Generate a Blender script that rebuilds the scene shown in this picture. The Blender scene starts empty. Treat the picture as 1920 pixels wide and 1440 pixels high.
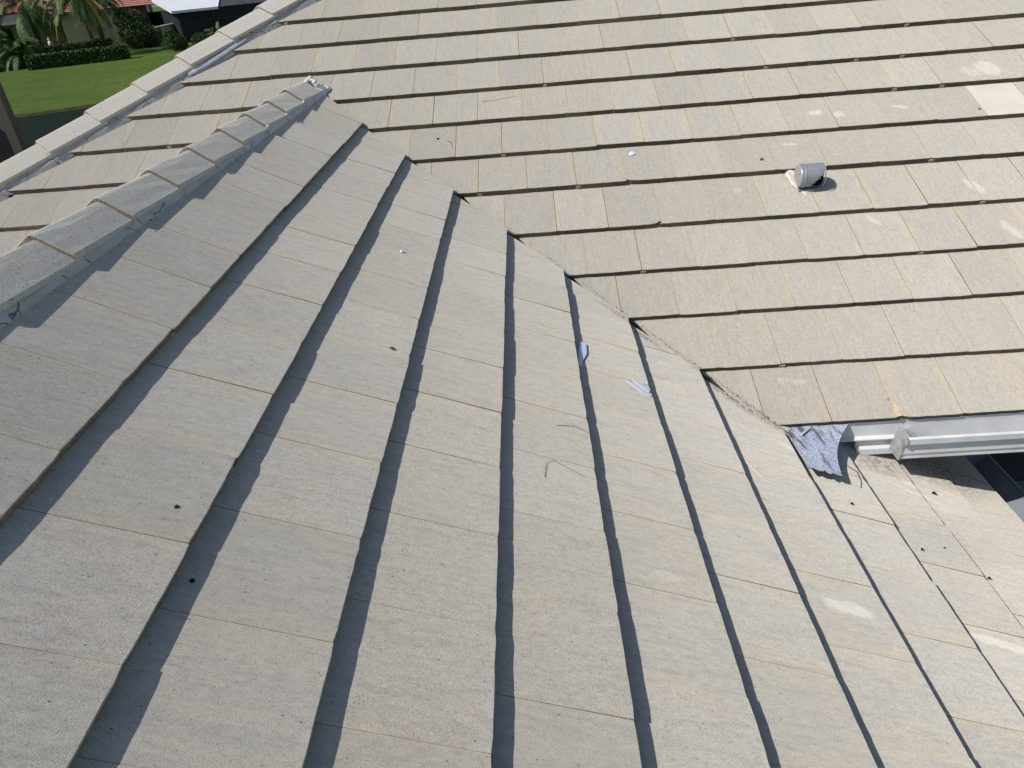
import bpy, bmesh, math, random
import numpy as np
from mathutils import Vector, Matrix, noise
sc = bpy.context.scene
C = sc.collection
random.seed(7)
# ------------------------------------------------------------------ camera, sky, sun
CAM = Vector((1.37032, -5.23380, 0.69944))
cam = bpy.data.objects.new('camera', bpy.data.cameras.new('camera'))
C.objects.link(cam)
rot = Matrix(((0.9971323, 0.0633511, 0.0413983),
              (0.0025529, 0.5185614, -0.8550366),
              (-0.0756350, 0.8526903, 0.5169126)))
cam.matrix_world = Matrix.Translation(CAM) @ rot.to_4x4()
cam.data.sensor_width = 36
cam.data.lens = 36 * 1315.61 / 1920
cam.data.clip_start = 0.02
cam.data.clip_end = 2000
sc.camera = cam
SUN = Vector((-0.82, -0.46, 1.0)).normalized()
w = bpy.data.worlds.new('World'); sc.world = w; w.use_nodes = True
nt = w.node_tree
sky = nt.nodes.new('ShaderNodeTexSky'); sky.sky_type = 'NISHITA'; sky.sun_disc = False
sky.sun_elevation = math.asin(SUN.z)
sky.sun_rotation = math.atan2(SUN.x, SUN.y)
nt.links.new(sky.outputs[0], nt.nodes['Background'].inputs[0])
nt.nodes['Background'].inputs[1].default_value = 0.095
sl = bpy.data.lights.new('sun', 'SUN'); sl.energy = 4.3; sl.angle = math.radians(0.5); sl.color = (1, 0.945, 0.87)
so = bpy.data.objects.new('sun', sl); C.objects.link(so)
so.rotation_euler = SUN.to_track_quat('Z', 'Y').to_euler()
sc.view_settings.view_transform = 'Standard'; sc.view_settings.look = 'None'
sc.view_settings.exposure = 0.0; sc.view_settings.gamma = 1
sc.view_settings.use_curve_mapping = False

K = 0.49915                                   # roof pitch, about 6 in 12
TH = math.atan(K); CS, SN = math.cos(TH), math.sin(TH)
GAUGE = 0.343; G = GAUGE * CS; W = 0.2993; T = 0.031
GZ = -4.0                                     # lawn level

# ------------------------------------------------------------------ node helpers
class NB:
    def __init__(s, name):
        s.m = bpy.data.materials.new(name); s.m.use_nodes = True
        s.t = s.m.node_tree; s.b = s.t.nodes['Principled BSDF']
    def n(s, typ, **kw):
        nd = s.t.nodes.new(typ)
        for k, v in kw.items():
            setattr(nd, k, v)
        return nd
    def set(s, nd, i, v):
        if hasattr(v, 'is_output') or isinstance(v, bpy.types.NodeSocket):
            s.t.links.new(v, nd.inputs[i])
        else:
            nd.inputs[i].default_value = v
    def math(s, op, a, b=0.0, c=None, clamp=False):
        nd = s.n('ShaderNodeMath', operation=op, use_clamp=clamp)
        s.set(nd, 0, a); s.set(nd, 1, b)
        if c is not None: s.set(nd, 2, c)
        return nd.outputs[0]
    def noise(s, vec, scale, detail=3.0, rough=0.55):
        nd = s.n('ShaderNodeTexNoise')
        s.set(nd, 'Vector', vec); nd.inputs['Scale'].default_value = scale
        nd.inputs['Detail'].default_value = detail; nd.inputs['Roughness'].default_value = rough
        return nd.outputs['Fac']
    def map(s, vec, loc=(0, 0, 0), rotz=0.0, scale=(1, 1, 1), typ='POINT'):
        nd = s.n('ShaderNodeMapping', vector_type=typ)
        s.set(nd, 0, vec); nd.inputs['Location'].default_value = loc
        nd.inputs['Rotation'].default_value = (0, 0, rotz); nd.inputs['Scale'].default_value = scale
        return nd.outputs[0]
    def ramp(s, fac, a, b, lo=0.0, hi=1.0):
        nd = s.n('ShaderNodeMapRange'); nd.clamp = True
        s.set(nd, 0, fac)
        for i, v in ((1, a), (2, b), (3, lo), (4, hi)): nd.inputs[i].default_value = v
        return nd.outputs[0]
    def mix(s, fac, a, b, mode='MIX'):
        nd = s.n('ShaderNodeMix', data_type='RGBA', blend_type=mode)
        s.set(nd, 0, fac)
        s.set(nd, 6, a if not isinstance(a, tuple) else (*a, 1)[:4])
        s.set(nd, 7, b if not isinstance(b, tuple) else (*b, 1)[:4])
        return nd.outputs[2]
    def bump(s, h, dist, strength=1.0):
        nd = s.n('ShaderNodeBump'); s.set(nd, 'Height', h)
        nd.inputs['Distance'].default_value = dist; nd.inputs['Strength'].default_value = strength
        s.t.links.new(nd.outputs[0], s.b.inputs['Normal'])
    def out(s, col, rough=0.85, spec=0.25, metal=0.0):
        s.set(s.b, 'Base Color', col if not isinstance(col, tuple) else (*col, 1)[:4])
        s.set(s.b, 'Roughness', rough)
        s.b.inputs['Specular IOR Level'].default_value = spec
        if rough > .8: s.b.inputs['Diffuse Roughness'].default_value = 0.9
        s.b.inputs['Metallic'].default_value = metal
        return s.m
    def obj(s):
        return s.n('ShaderNodeTexCoord').outputs['Object']

def tile_material(name, cool, warm, spots, streak=1.0, warm_amt=1.0, valley=None, blotch=(), dots=62):
    b = NB(name)
    at = b.n('ShaderNodeAttribute', attribute_name='tc').outputs['Vector']
    sep = b.n('ShaderNodeSeparateXYZ'); b.set(sep, 0, at)
    u, v, r = sep.outputs
    comb = b.n('ShaderNodeCombineXYZ')
    b.set(comb, 0, b.math('MULTIPLY_ADD', r, 13.7, u)); b.set(comb, 1, b.math('MULTIPLY_ADD', r, 31.1, v)); b.set(comb, 2, r)
    q = comb.outputs[0]
    obj = b.obj()
    # per tile tone
    r2 = b.math('FRACT', b.math('MULTIPLY', r, 17.31)); r3 = b.math('FRACT', b.math('MULTIPLY', r, 7.93))
    # cream staining along the joints and under the lap
    un = b.math('DIVIDE', u, W)
    edge = b.math('MULTIPLY', b.math('ABSOLUTE', b.math('SUBTRACT', un, 0.5)), 2.0)
    cloud = b.noise(b.map(q, scale=(5, 2.2, 1)), 1.3, 4.0)
    e1 = b.ramp(b.math('ADD', edge, b.math('MULTIPLY', b.math('SUBTRACT', cloud, 0.5), 1.5)), 0.55, 1.10)
    e2 = b.ramp(b.math('ADD', v, b.math('MULTIPLY', b.math('SUBTRACT', cloud, 0.5), 0.25)), 0.24, 0.36)
    broad = b.ramp(b.noise(obj, 0.9, 4.0), 0.42, 0.66)
    wm = b.math('MULTIPLY', b.math('MAXIMUM', b.math('MAXIMUM', e1, b.math('MULTIPLY', e2, 0.6)), b.math('MULTIPLY', broad, 0.5)), b.math('MULTIPLY_ADD', r2, 0.5, 0.6))
    col = b.mix(b.math('MULTIPLY', wm, warm_amt, clamp=True), cool, warm)
    # pinkish blush on some tiles
    pk = b.math('MULTIPLY', b.ramp(b.noise(b.map(q, loc=(5, 3, 0), scale=(6, 4, 1)), 1.0, 3.0), 0.55, 0.75), 0.35)
    col = b.mix(pk, col, tuple(c * m for c, m in zip(cool, (1.04, 0.93, 0.88))))
    # fine dark streaks that run down the slope
    st = b.noise(b.map(q, scale=(150, 20, 1)), 1.0, 5.0, 0.78)
    stm = b.noise(b.map(q, scale=(14, 9, 1)), 1.0, 2.0)
    s1 = b.math('MULTIPLY', b.ramp(st, 0.585, 0.72), b.ramp(stm, 0.42, 0.66), clamp=True)
    col = b.mix(b.math('MULTIPLY', s1, 0.85 * streak), col, (0.20, 0.195, 0.19))
    st2 = b.noise(b.map(q, loc=(3, 8, 0), scale=(60, 7, 1)), 1.0, 4.0, 0.65)
    s2 = b.ramp(st2, 0.46, 0.70)
    col = b.mix(b.math('MULTIPLY', s2, 0.34 * streak), col, (0.30, 0.305, 0.31))
    # sand grain
    gr = b.noise(q, 520, 2.0, 0.7)
    col = b.mix(b.ramp(gr, 0.53, 0.66, 0, 0.62), col, (0.17, 0.16, 0.135))
    col = b.mix(b.ramp(gr, 0.47, 0.34, 0, 0.35), col, (0.80, 0.78, 0.73))
    gr2 = b.noise(q, 170, 3.0, 0.75)
    gr3 = b.noise(b.map(q, scale=(1, .45, 1)), 85, 4.0, 0.8)
    col = b.mix(b.ramp(gr3, 0.50, 0.66, 0, 0.22), col, (0.20, 0.19, 0.175))
    col = b.mix(b.ramp(gr3, 0.46, 0.34, 0, 0.18), col, (0.72, 0.70, 0.64))
    col = b.mix(b.ramp(gr2, 0.59, 0.69, 0, 0.55), col, (0.13, 0.12, 0.11))
    # dots of lichen and dirt
    vo = b.n('ShaderNodeTexVoronoi'); b.set(vo, 'Vector', b.map(q, scale=(1, 0.6, 1))); vo.inputs['Scale'].default_value = dots
    dm = b.math('MULTIPLY', b.ramp(vo.outputs['Distance'], 0.13, 0.07), b.ramp(b.noise(q, 30, 2), 0.52, 0.60))
    col = b.mix(b.math('MULTIPLY', dm, 0.8), col, (0.06, 0.055, 0.05))
    tone = b.math('MULTIPLY_ADD', r3, 0.10, 0.95)
    hsv = b.n('ShaderNodeHueSaturation'); b.set(hsv, 'Value', tone); b.set(hsv, 'Color', col); col = hsv.outputs[0]
    # paler scuffs and paint patches, each with its own outline
    wob = b.n('ShaderNodeTexNoise'); b.set(wob, 'Vector', obj); wob.inputs['Scale'].default_value = 26; wob.inputs['Detail'].default_value = 3
    sub = b.n('ShaderNodeVectorMath', operation='MULTIPLY_ADD'); b.set(sub, 0, wob.outputs['Color']); sub.inputs[1].default_value = (0.045, 0.045, 0)
    b.set(sub, 2, obj); wobj = sub.outputs[0]
    for (x, y, a, rx, ry, amt) in spots:
        mp = b.map(wobj, loc=(x + 0.0225, y + 0.0225, 0), rotz=a, scale=(rx, ry, 1000), typ='TEXTURE')
        ln = b.n('ShaderNodeVectorMath', operation='LENGTH'); b.set(ln, 0, mp)
        mk = b.math('MULTIPLY', b.ramp(ln.outputs['Value'], 1.10, 0.82, 0, min(.8, amt * 1.0)), b.ramp(b.math('ADD', st2, b.math('MULTIPLY', gr2, .6)), 1.06, 0.80))
        col = b.mix(mk, col, (0.64, 0.62, 0.56))
    for (x, y, a, rx, ry, amt) in blotch:
        mp = b.map(wobj, loc=(x + 0.0225, y + 0.0225, 0), rotz=a, scale=(rx, ry, 1000), typ='TEXTURE')
        ln = b.n('ShaderNodeVectorMath', operation='LENGTH'); b.set(ln, 0, mp)
        mk = b.math('MULTIPLY', b.ramp(ln.outputs['Value'], 1.1, 0.3, 0, amt), b.ramp(b.noise(q, 55, 4), 0.35, 0.6))
        col = b.mix(mk, col, (0.10, 0.09, 0.075))
    b.bump(b.math('ADD', b.math('MULTIPLY', gr, 0.6), b.math('MULTIPLY', st, 0.35)), 0.0011, 0.9)
    return b.out(col, 0.88, 0.2)

def edge_material(name, c1, c2, dirt, amt):
    b = NB(name); o = b.obj()
    n1 = b.noise(o, 14, 4); n2 = b.noise(o, 160, 3, 0.75); n3 = b.noise(o, 2.1, 3)
    col = b.mix(b.ramp(n1, 0.35, 0.65), c1, c2)
    col = b.mix(b.ramp(n2, 0.42, 0.62), tuple(x * 0.55 for x in c1), col)
    d = b.math('MULTIPLY', b.ramp(b.math('ADD', n3, b.math('MULTIPLY', n1, 0.5)), 0.45, 0.85), amt, clamp=True)
    col = b.mix(d, col, dirt)
    b.bump(n2, 0.003, 1.0)
    return b.out(col, 0.95, 0.1)

M = {}
COOL_A, WARM_A = (0.512, 0.488, 0.436), (0.560, 0.504, 0.395)
COOL_B, WARM_B = (0.462, 0.437, 0.388), (0.512, 0.458, 0.352)
M['tileA'] = tile_material('sand finish tile, side slope', COOL_A, WARM_A,
    [(2.31, -3.67, -0.05, .085, .030, .75), (2.91, -3.60, -0.08, .15, .018, .8), (1.70, -3.78, 0, .05, .02, .3),
     (3.10, -2.70, -.35, .10, .012, .6), (3.25, -2.60, -.35, .10, .012, .6), (3.02, -2.74, -.35, .08, .010, .5),
     (2.46, -2.75, -.25, .07, .022, .45), (2.14, -2.44, -.25, .05, .02, .3), (1.96, -2.33, -.2, .035, .016, .3)],
    streak=1.15, warm_amt=.85, blotch=[(2.30, -2.43, -.8, .30, .07, 1.0), (1.85, -2.03, -.8, .25, .03, .7), (3.35, -2.38, 0.2, .35, .22, .8), (2.95, -2.55, 0, .18, .12, .6), (3.0, -3.05, .3, .3, .2, .15)])
M['tileB'] = tile_material('sand finish tile, main slope', COOL_B, WARM_B,
    [(3.22, -.52, .1, .045, .022, .8), (3.35, -.56, .5, .035, .03, .6), (3.74, -.53, -.3, .05, .012, .7),
     (4.40, -.25, -1.3, .09, .07, .6), (4.28, -.27, -1.3, .06, .05, .4), (3.92, -1.20, -1.1, .07, .03, .6),
     (3.98, -1.52, -1.2, .08, .03, .6), (2.99, -.76, -.1, .05, .012, .6), (3.30, -1.37, -1.0, .05, .015, .5),
     (2.60, -1.09, 0, .03, .025, .45), (2.56, -2.28, 0, .035, .018, .3), (2.63, -2.29, 0, .03, .018, .3)],
    streak=1.1, warm_amt=.95, blotch=[], dots=40)
M['edgeA'] = edge_material('raw concrete tile edge', (0.36, 0.31, 0.23), (0.48, 0.41, 0.30), (0.08, 0.065, 0.05), 0.45)
M['edgeB'] = edge_material('weathered concrete tile edge', (0.36, 0.30, 0.21), (0.46, 0.39, 0.28), (0.10, 0.082, 0.060), 0.80)

def simple(name, col, rough=0.7, spec=0.3, metal=0.0, var=0.12, scale=6.0, bump=0.0, bscale=60):
    b = NB(name); o = b.obj()
    n1 = b.noise(o, scale, 4)
    c = b.mix(b.ramp(n1, 0.3, 0.7), tuple(x * (1 - var) for x in col), tuple(min(1, x * (1 + var)) for x in col))
    if bump: b.bump(b.noise(o, bscale, 3, .7), bump)
    return b.out(c, rough, spec, metal)

def cap_material():
    b = NB('sand finish cap tile'); o = b.obj()
    gr = b.noise(o, 420, 2, .7); n1 = b.noise(o, 7, 4); n2 = b.noise(o, 110, 3, .7)
    col = b.mix(b.ramp(n1, .42, .68), (0.63, 0.61, 0.57), (0.66, 0.61, 0.50))
    col = b.mix(b.ramp(gr, .52, .64, 0, .75), col, (.15, .14, .12))
    col = b.mix(b.ramp(gr, .46, .34, 0, .3), col, (.8, .78, .74))
    col = b.mix(b.ramp(n2, .58, .68, 0, .6), col, (.12, .11, .10))
    b.bump(gr, 0.001, .9)
    return b.out(col, .9, .15)
M['cap'] = cap_material()
M['cap_edge'] = edge_material('raw concrete cap edge', (0.50, 0.44, 0.32), (0.60, 0.53, 0.40), (0.14, 0.11, 0.08), 0.4)
def mortar_material(name, base, paint):
    b = NB(name); o = b.obj()
    n1 = b.noise(o, 9, 5, .6); n2 = b.noise(o, 90, 4, .7)
    col = b.mix(b.ramp(n1, .4, .62), base, paint)
    vo = b.n('ShaderNodeTexVoronoi', feature='DISTANCE_TO_EDGE')
    wv = b.n('ShaderNodeVectorMath', operation='MULTIPLY_ADD'); nn = b.n('ShaderNodeTexNoise'); b.set(nn, 'Vector', o); nn.inputs['Scale'].default_value = 18
    b.set(wv, 0, nn.outputs['Color']); wv.inputs[1].default_value = (.06, .06, .06); b.set(wv, 2, o)
    b.set(vo, 'Vector', wv.outputs[0]); vo.inputs['Scale'].default_value = 4.2
    cr = b.ramp(vo.outputs['Distance'], .010, .003)
    col = b.mix(b.math('MULTIPLY', cr, .75), col, (.07, .06, .055))
    col = b.mix(b.ramp(n2, .6, .72, 0, .4), col, (.2, .19, .17))
    b.bump(b.math('SUBTRACT', b.math('ADD', n1, b.math('MULTIPLY', n2, .5)), b.math('MULTIPLY', cr, 1.2)), .005, .8)
    return b.out(col, .9, .15)
M['mortar'] = mortar_material('painted mortar bed', (0.52, 0.51, 0.49), (0.60, 0.59, 0.57))
M['mortar_new'] = mortar_material('fresh white mortar', (0.54, 0.55, 0.57), (0.66, 0.67, 0.68))
M['hipmetal'] = mortar_material('grey coated hip strip', (0.42, 0.42, 0.415), (0.52, 0.52, 0.51))
M['bare'] = simple('bare galvanised metal', (0.52, 0.55, 0.60), .42, .5, .35, .25, 30)
M['white'] = simple('white painted aluminium', (0.70, 0.71, 0.715), .35, .5, 0, .11, 9, .0015, 14)
M['capmetal'] = simple('dirty galvanised end cap', (0.40, 0.40, 0.39), .5, .5, .2, .35, 25)
M['gutter_in'] = simple('grey blue gutter paint', (0.22, 0.25, 0.29), .55, .4, 0, .15, 5)
M['darkmetal'] = simple('inside of gutter', (0.22, 0.22, 0.22), .7, .3, 0, .2)
M['vent'] = simple('grey painted vent metal', (0.33, 0.345, 0.37), .38, .5, .35, .10, 20)
M['ventend'] = simple('beige end of vent', (0.40, 0.38, 0.35), .55, .4, .1, .12, 30)
M['black'] = simple('painted vent shade', (0.006, 0.006, 0.006), .9, .1)  # stands in for the shade inside the vent hood
M['sealant'] = simple('white sealant', (0.58, 0.575, 0.54), .6, .3, 0, .12, 60, .004, 90)
M['beige_wall'] = simple('beige stucco', (0.42, 0.36, 0.25), .9, .1, 0, .06, 2, .004, 60)
M['soffit'] = simple('soffit board', (0.30, 0.27, 0.22), .8, .2)
M['lanai'] = simple('taupe painted post', (0.065, 0.060, 0.052), .8, .2, 0, .05, 2)
M['screen_dark'] = simple('dark porch screen', (0.012, 0.013, 0.018), .8, .1)
M['concrete'] = simple('patio concrete', (0.20, 0.225, 0.25), .6, .3, 0, .12, 2)
M['under'] = simple('roof underlay', (0.05, 0.048, 0.045), .9, .1)
M['bronze'] = simple('dark bronze aluminium', (0.035, 0.033, 0.032), .5, .4)
M['valleymetal'] = simple('dirty valley flashing', (0.07, 0.065, 0.06), .7, .3, .3, .3, 30)
def membrane():
    b = NB('mineral felt'); o = b.obj()
    a = b.noise(o, 120, 4, .8); c = b.noise(o, 12, 4); d = b.noise(b.map(o, rotz=.5, scale=(30, 6, 6)), 1, 3)
    col = b.mix(b.ramp(c, .4, .65), (.33, .38, .50), (.42, .46, .56))
    col = b.mix(b.ramp(a, .50, .60, 0, .80), col, (.06, .06, .085))
    col = b.mix(b.ramp(d, .54, .66, 0, .8), col, (.07, .05, .035))
    b.bump(a, .002)
    return b.out(col, .85, .2)
M['felt'] = membrane()
M['feltback'] = simple('torn felt edge', (0.10, 0.085, 0.07), .9, .1, 0, .4, 80)

# ------------------------------------------------------------------ mesh helpers
def tag(o, label=None, cat=None, group=None, kind=None):
    if label: o['label'] = label
    if cat: o['category'] = cat
    if group: o['group'] = group
    if kind: o['kind'] = kind
    return o
def empty(name, loc=(0, 0, 0)):
    o = bpy.data.objects.new(name, None); C.objects.link(o); o.location = loc; o.empty_display_size = .1
    return o
def link(name, me, mats, parent=None, smooth=False):
    o = bpy.data.objects.new(name, me); C.objects.link(o)
    for m in (mats if isinstance(mats, (list, tuple)) else [mats]): me.materials.append(m)
    if parent is not None:
        o.parent = parent
        p = parent; off = Vector((0, 0, 0))
        while p is not None: off += p.location; p = p.parent
        o.location = -off
    if smooth:
        for p in me.polygons: p.use_smooth = True
    return o
def from_bm(name, bm, mats, parent=None, smooth=False):
    bmesh.ops.recalc_face_normals(bm, faces=bm.faces)
    me = bpy.data.meshes.new(name); bm.to_mesh(me); bm.free()
    return link(name, me, mats, parent, smooth)
def prism(bm, P, Q, depth, z0, z1, mi=0):
    """box on the ground line P-Q going 'depth' away to the left of P->Q"""
    P = Vector((P[0], P[1])); Q = Vector((Q[0], Q[1])); d = (Q - P).normalized(); n = Vector((-d.y, d.x)) * depth
    c = [P, Q, Q + n, P + n]
    vs = [bm.verts.new((p.x, p.y, z)) for z in (z0, z1) for p in c]
    for f in ((0, 3, 2, 1), (4, 5, 6, 7), (0, 1, 5, 4), (1, 2, 6, 5), (2, 3, 7, 6), (3, 0, 4, 7)):
        fa = bm.faces.new([vs[i] for i in f]); fa.material_index = mi
    return vs
def box(bm, x0, x1, y0, y1, z0, z1, mi=0):
    return prism(bm, (x0, y0), (x1, y0), y1 - y0, z0, z1, mi)
def extrude_profile(bm, pts, place, s0, s1, mi=0, closed=True, nseg=1):
    """pts: 2-D outline; place(s, a, b)->Vector"""
    rings = []
    for k in range(nseg + 1):
        s = s0 + (s1 - s0) * k / nseg
        rings.append([bm.verts.new(place(s, a, b)) for a, b in pts])
    n = len(pts)
    for r0, r1 in zip(rings, rings[1:]):
        for i in range(n if closed else n - 1):
            f = bm.faces.new((r0[i], r0[(i + 1) % n], r1[(i + 1) % n], r1[i])); f.material_index = mi
    if closed:
        bm.faces.new(rings[0]).material_index = mi; bm.faces.new(rings[-1]).material_index = mi
    return rings
def tube(bm, pts, r, seg=6, mi=0, r1=None):
    pts = [Vector(p) for p in pts]; rings = []
    for i, p in enumerate(pts):
        d = (pts[min(i + 1, len(pts) - 1)] - pts[max(i - 1, 0)]).normalized()
        a = d.cross(Vector((0.13, 0.27, 0.95))).normalized(); b2 = d.cross(a)
        rr = r if r1 is None else r + (r1 - r) * i / (len(pts) - 1)
        rings.append([bm.verts.new(p + (a * math.cos(t) + b2 * math.sin(t)) * rr) for t in (2 * math.pi * k / seg for k in range(seg))])
    for q0, q1 in zip(rings, rings[1:]):
        for i in range(seg):
            bm.faces.new((q0[i], q0[(i + 1) % seg], q1[(i + 1) % seg], q1[i])).material_index = mi
    bm.faces.new(rings[0]).material_index = mi; bm.faces.new(rings[-1][::-1]).material_index = mi

# ------------------------------------------------------------------ tiles
class Slope:
    """roof slope frame: org on an edge line, across = along the course, down = down the slope"""
    def __init__(s, across, down, mats, seed, th=T):
        s.th = th
        s.a = Vector(across); s.d = Vector(down); s.n = s.a.cross(s.d).normalized()
        if s.n.z < 0: s.n = -s.n
        s.bm = bmesh.new(); s.tc = s.bm.verts.layers.float_vector.new('tc'); s.mats = mats; s.rng = random.Random(seed)
    def tile(s, P, lift=0.0, slip=0.0, yaw=0.0, roll=0.0, L=0.425, chip=None, rnd=None, tt=None, mtop=0):
        """P = front top left corner of the tile, on the edge line"""
        bm, tc, R = s.bm, s.tc, s.rng
        r = R.random() if rnd is None else rnd
        NS = 9; gap = R.choice((.0007, .0010, .0014, .0018, .0030)) * (1.25 if s.th > .032 else 1.0); tt = s.th if tt is None else tt; T = s.th
        us = [gap * .5 + (W - gap) * k / NS for k in range(NS + 1)]
        vl = [0.0, 0.0022, 0.03, 0.16, L]
        jit = [R.gauss(0, .0005) for _ in us]; jh = [R.gauss(0, .0004) for _ in us]
        # rounded front corners
        jit[0] += .0022; jit[-1] += .0022
        def pos(u, v, h):
            v2 = v + (u - W / 2) * yaw
            hh = h - tt * v / GAUGE + lift * max(0, 1 - v / GAUGE) + (u - W / 2) * roll
            return P + s.a * u - s.d * (v2 - slip) + s.n * hh
        def mk(u, v, h, uu=None):
            x = bm.verts.new(pos(u, v, h)); x[tc] = (u, v, r); return x
        top = []
        for j, v in enumerate(vl):
            row = []
            for k, u in enumerate(us):
                dv = jit[k] if j < 2 else 0; dh = jh[k] if j < 2 else 0
                if chip and j < 3:
                    c = max(0, 1 - abs(u - chip[0]) / chip[1]); dv += c * chip[2] * (1 if j < 2 else .75)
                row.append(mk(u, v + dv, dh - (.0020 if j == 0 else 0)))
            top.append(row)
        bot = []
        for j, v in ((0, 0.0), (1, L)):
            bot.append([mk(u, v + (jit[k] * 1.3 + R.gauss(0, .0012) + (.002 if True else 0) if j == 0 else 0) + ((max(0, 1 - abs(u - chip[0]) / chip[1]) * chip[2]) if chip and j == 0 else 0), -T) for k, u in enumerate(us)])
        def q(a, b, c, d, mi): bm.faces.new((a, b, c, d)).material_index = mi
        for j in range(len(vl) - 1):
            for k in range(NS): q(top[j][k], top[j][k + 1], top[j + 1][k + 1], top[j + 1][k], (mtop if mtop else 0) if j > 0 else (mtop if mtop else 2))
        for k in range(NS):
            q(bot[0][k], bot[0][k + 1], top[0][k + 1], top[0][k], 1)
            q(bot[1][k + 1], bot[1][k], top[-1][k], top[-1][k + 1], 1)
        for e in (0, NS):
            f = bm.faces.new([bot[0][e], *[t[e] for t in top], bot[1][e]]); f.material_index = 1
        bm.faces.new(bot[0] + bot[1][::-1]).material_index = 1
        # interlocking side lap, a little back from the front and below the top face
        pale = R.random() < .12; st = -.0015 if pale else R.uniform(.003, .009); filled = (not pale) and R.random() < (.52 if s.th > .032 else .78); hl_ = -.0012 if filled else -.013; vs = []
        for v in (st, L):
            for u, h in ((W - .006, hl_), (W + .022 if not filled else W + .0008, hl_), (W + .022 if not filled else W + .0008, -T + .001), (W - .006, -T + .001)):
                vs.append(mk(u, v, h))
        for f in ((0, 1, 2, 3), (7, 6, 5, 4), (0, 4, 5, 1), (1, 5, 6, 2), (2, 6, 7, 3), (3, 7, 4, 0)):
            bm.faces.new([vs[i] for i in f]).material_index = len(s.mats) - 1 if pale else (0 if filled else 1)
    def clip(s, co, no, cap=1):
        bm = s.bm
        res = bmesh.ops.bisect_plane(bm, geom=bm.verts[:] + bm.edges[:] + bm.faces[:], plane_co=co, plane_no=no, clear_outer=True, dist=1e-5)
        eds = [e for e in res['geom_cut'] if isinstance(e, bmesh.types.BMEdge)]
        if eds and cap is not None:
            r = bmesh.ops.edgeloop_fill(bm, edges=eds)
            for f in r['faces']: f.material_index = cap
    def done(s, name, parent):
        return from_bm(name, s.bm, s.mats, parent)

M['lipA'] = M['tileA']; M['lipB'] = M['tileB']
M['lapA'] = simple('pale lap edge', (0.42, 0.37, 0.28), .9, .1, 0, .2, 40); M['lapB'] = simple('pale lap edge, main slope', (0.50, 0.44, 0.33), .9, .1, 0, .3, 40)  # lighter copy of the raw edge, so joint notches read as lit
home = empty('tiled_house', (1.4, 0.5, GZ))
tag(home, 'single storey house seen from on top of its own pale sand coloured concrete tile roof', 'house')

# measured course lines (edge line offsets in metres) and joint phases
dA = {1: -.002, 2: -.003, 3: -.001, 4: .005, 5: -.002, 6: -.005, 7: -.008, 8: .002, 9: .006, 10: .008}
dB = {-3: -.002, -2: .004, -1: -.002, 0: -.004, 1: 0, 2: .001, 3: .008, 4: -.018, 5: -.013, 6: .009, 7: .007, 8: .01}
def b_slip(R): return R.gauss(0, .0016)
# side slope: courses run along y, falling to +x
def build_side(rows, clips, name):
    S = Slope((0, 1, 0), (CS, 0, -SN), [M['tileA'], M['edgeA'], M['lipA'], M['lapA']], 11 + rows[0])
    for i in rows:
        x = i * G + dA.get(i, 0)
        ph = (.098 if i % 2 else .252) - W
        n0 = int(math.floor((-9.0 + ph) / W))
        for j in range(-30, 3):
            y = -ph + j * W
            if y > .35 or y < -8.6: continue
            R = S.rng; bad = R.random() < .14
            S.tile(Vector((x, y, -K * x)), lift=R.gauss(0, .0012) + (.003 if bad else 0), slip=R.gauss(0, .0013), yaw=R.gauss(0, .0014), roll=R.gauss(0, .0016), tt=(.002 if i == 1 else None))
    for co, no in clips: S.clip(co, no)
    return S.done(name, home)
vn = Vector((1.0444, 1, 0)).normalized()
build_side(range(0, 9), [((.312, -.372, 0), vn), ((-.09, 0, 0), (-1, 0, 0))], 'side_roof_slope')
lower = build_side(range(9, 13), [((0, -1.95, 0), (0, 1, 0)), ((2.45, 0, 0), (-1, 0, 0))], 'lower_roof_slope')
# main slope: courses run along x, falling to -y
S = Slope((1, 0, 0), (0, -CS, -SN), [M['tileB'], M['edgeB'], M['lipB'], simple('fresh cream paint', (0.56, 0.54, 0.475), .85, .2, 0, .05, 9, .002, 300), M['lapB']], 5, th=.0335)
for i in range(-9, 9):
    y = -i * G - .0743 + dB.get(i, 0)
    ph = .165 if i % 2 else .020
    for j in range(-12, 27):
        x = ph + j * W
        if x < y - 1.349 - .4 : continue
        if i > 0 and x > -.106 and x < -y - .9: continue
        if x + W < -.106 and y < x + W - .4: continue
        R = S.rng; bad = R.random() < .10
        chip = None; rnd = None
        if i == 3 and abs(x - .165 - 6 * W) < .01: chip = (.01, .03, .022)
        if i == 4 and j == 6: chip = (.29, .03, .03)
        if i == 8 and abs(x - 3.02) < .16: chip = (.012, .028, .035)
        S.tile(Vector((x, y, K * y)), lift=R.gauss(0, .0009) + (.003 if bad else 0), slip=R.gauss(0, .0013), yaw=R.gauss(0, .0030), roll=R.gauss(0, .0028), chip=chip, mtop=(3 if (i == 2 and j == 14) else 0))
bm = S.bm
# hip side cut, then valley cut
S.clip((-1.349, 0, 0), Vector((-1, 1, 0)).normalized())
lowp = [f for f in bm.faces]
# the valley only exists below the ridge meeting point; the part left of the ridge drops behind the side gable
S.clip((.375, -.430, 0), Vector((-1.015, -1, 0)).normalized()) if False else None
main_bm = bm
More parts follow.
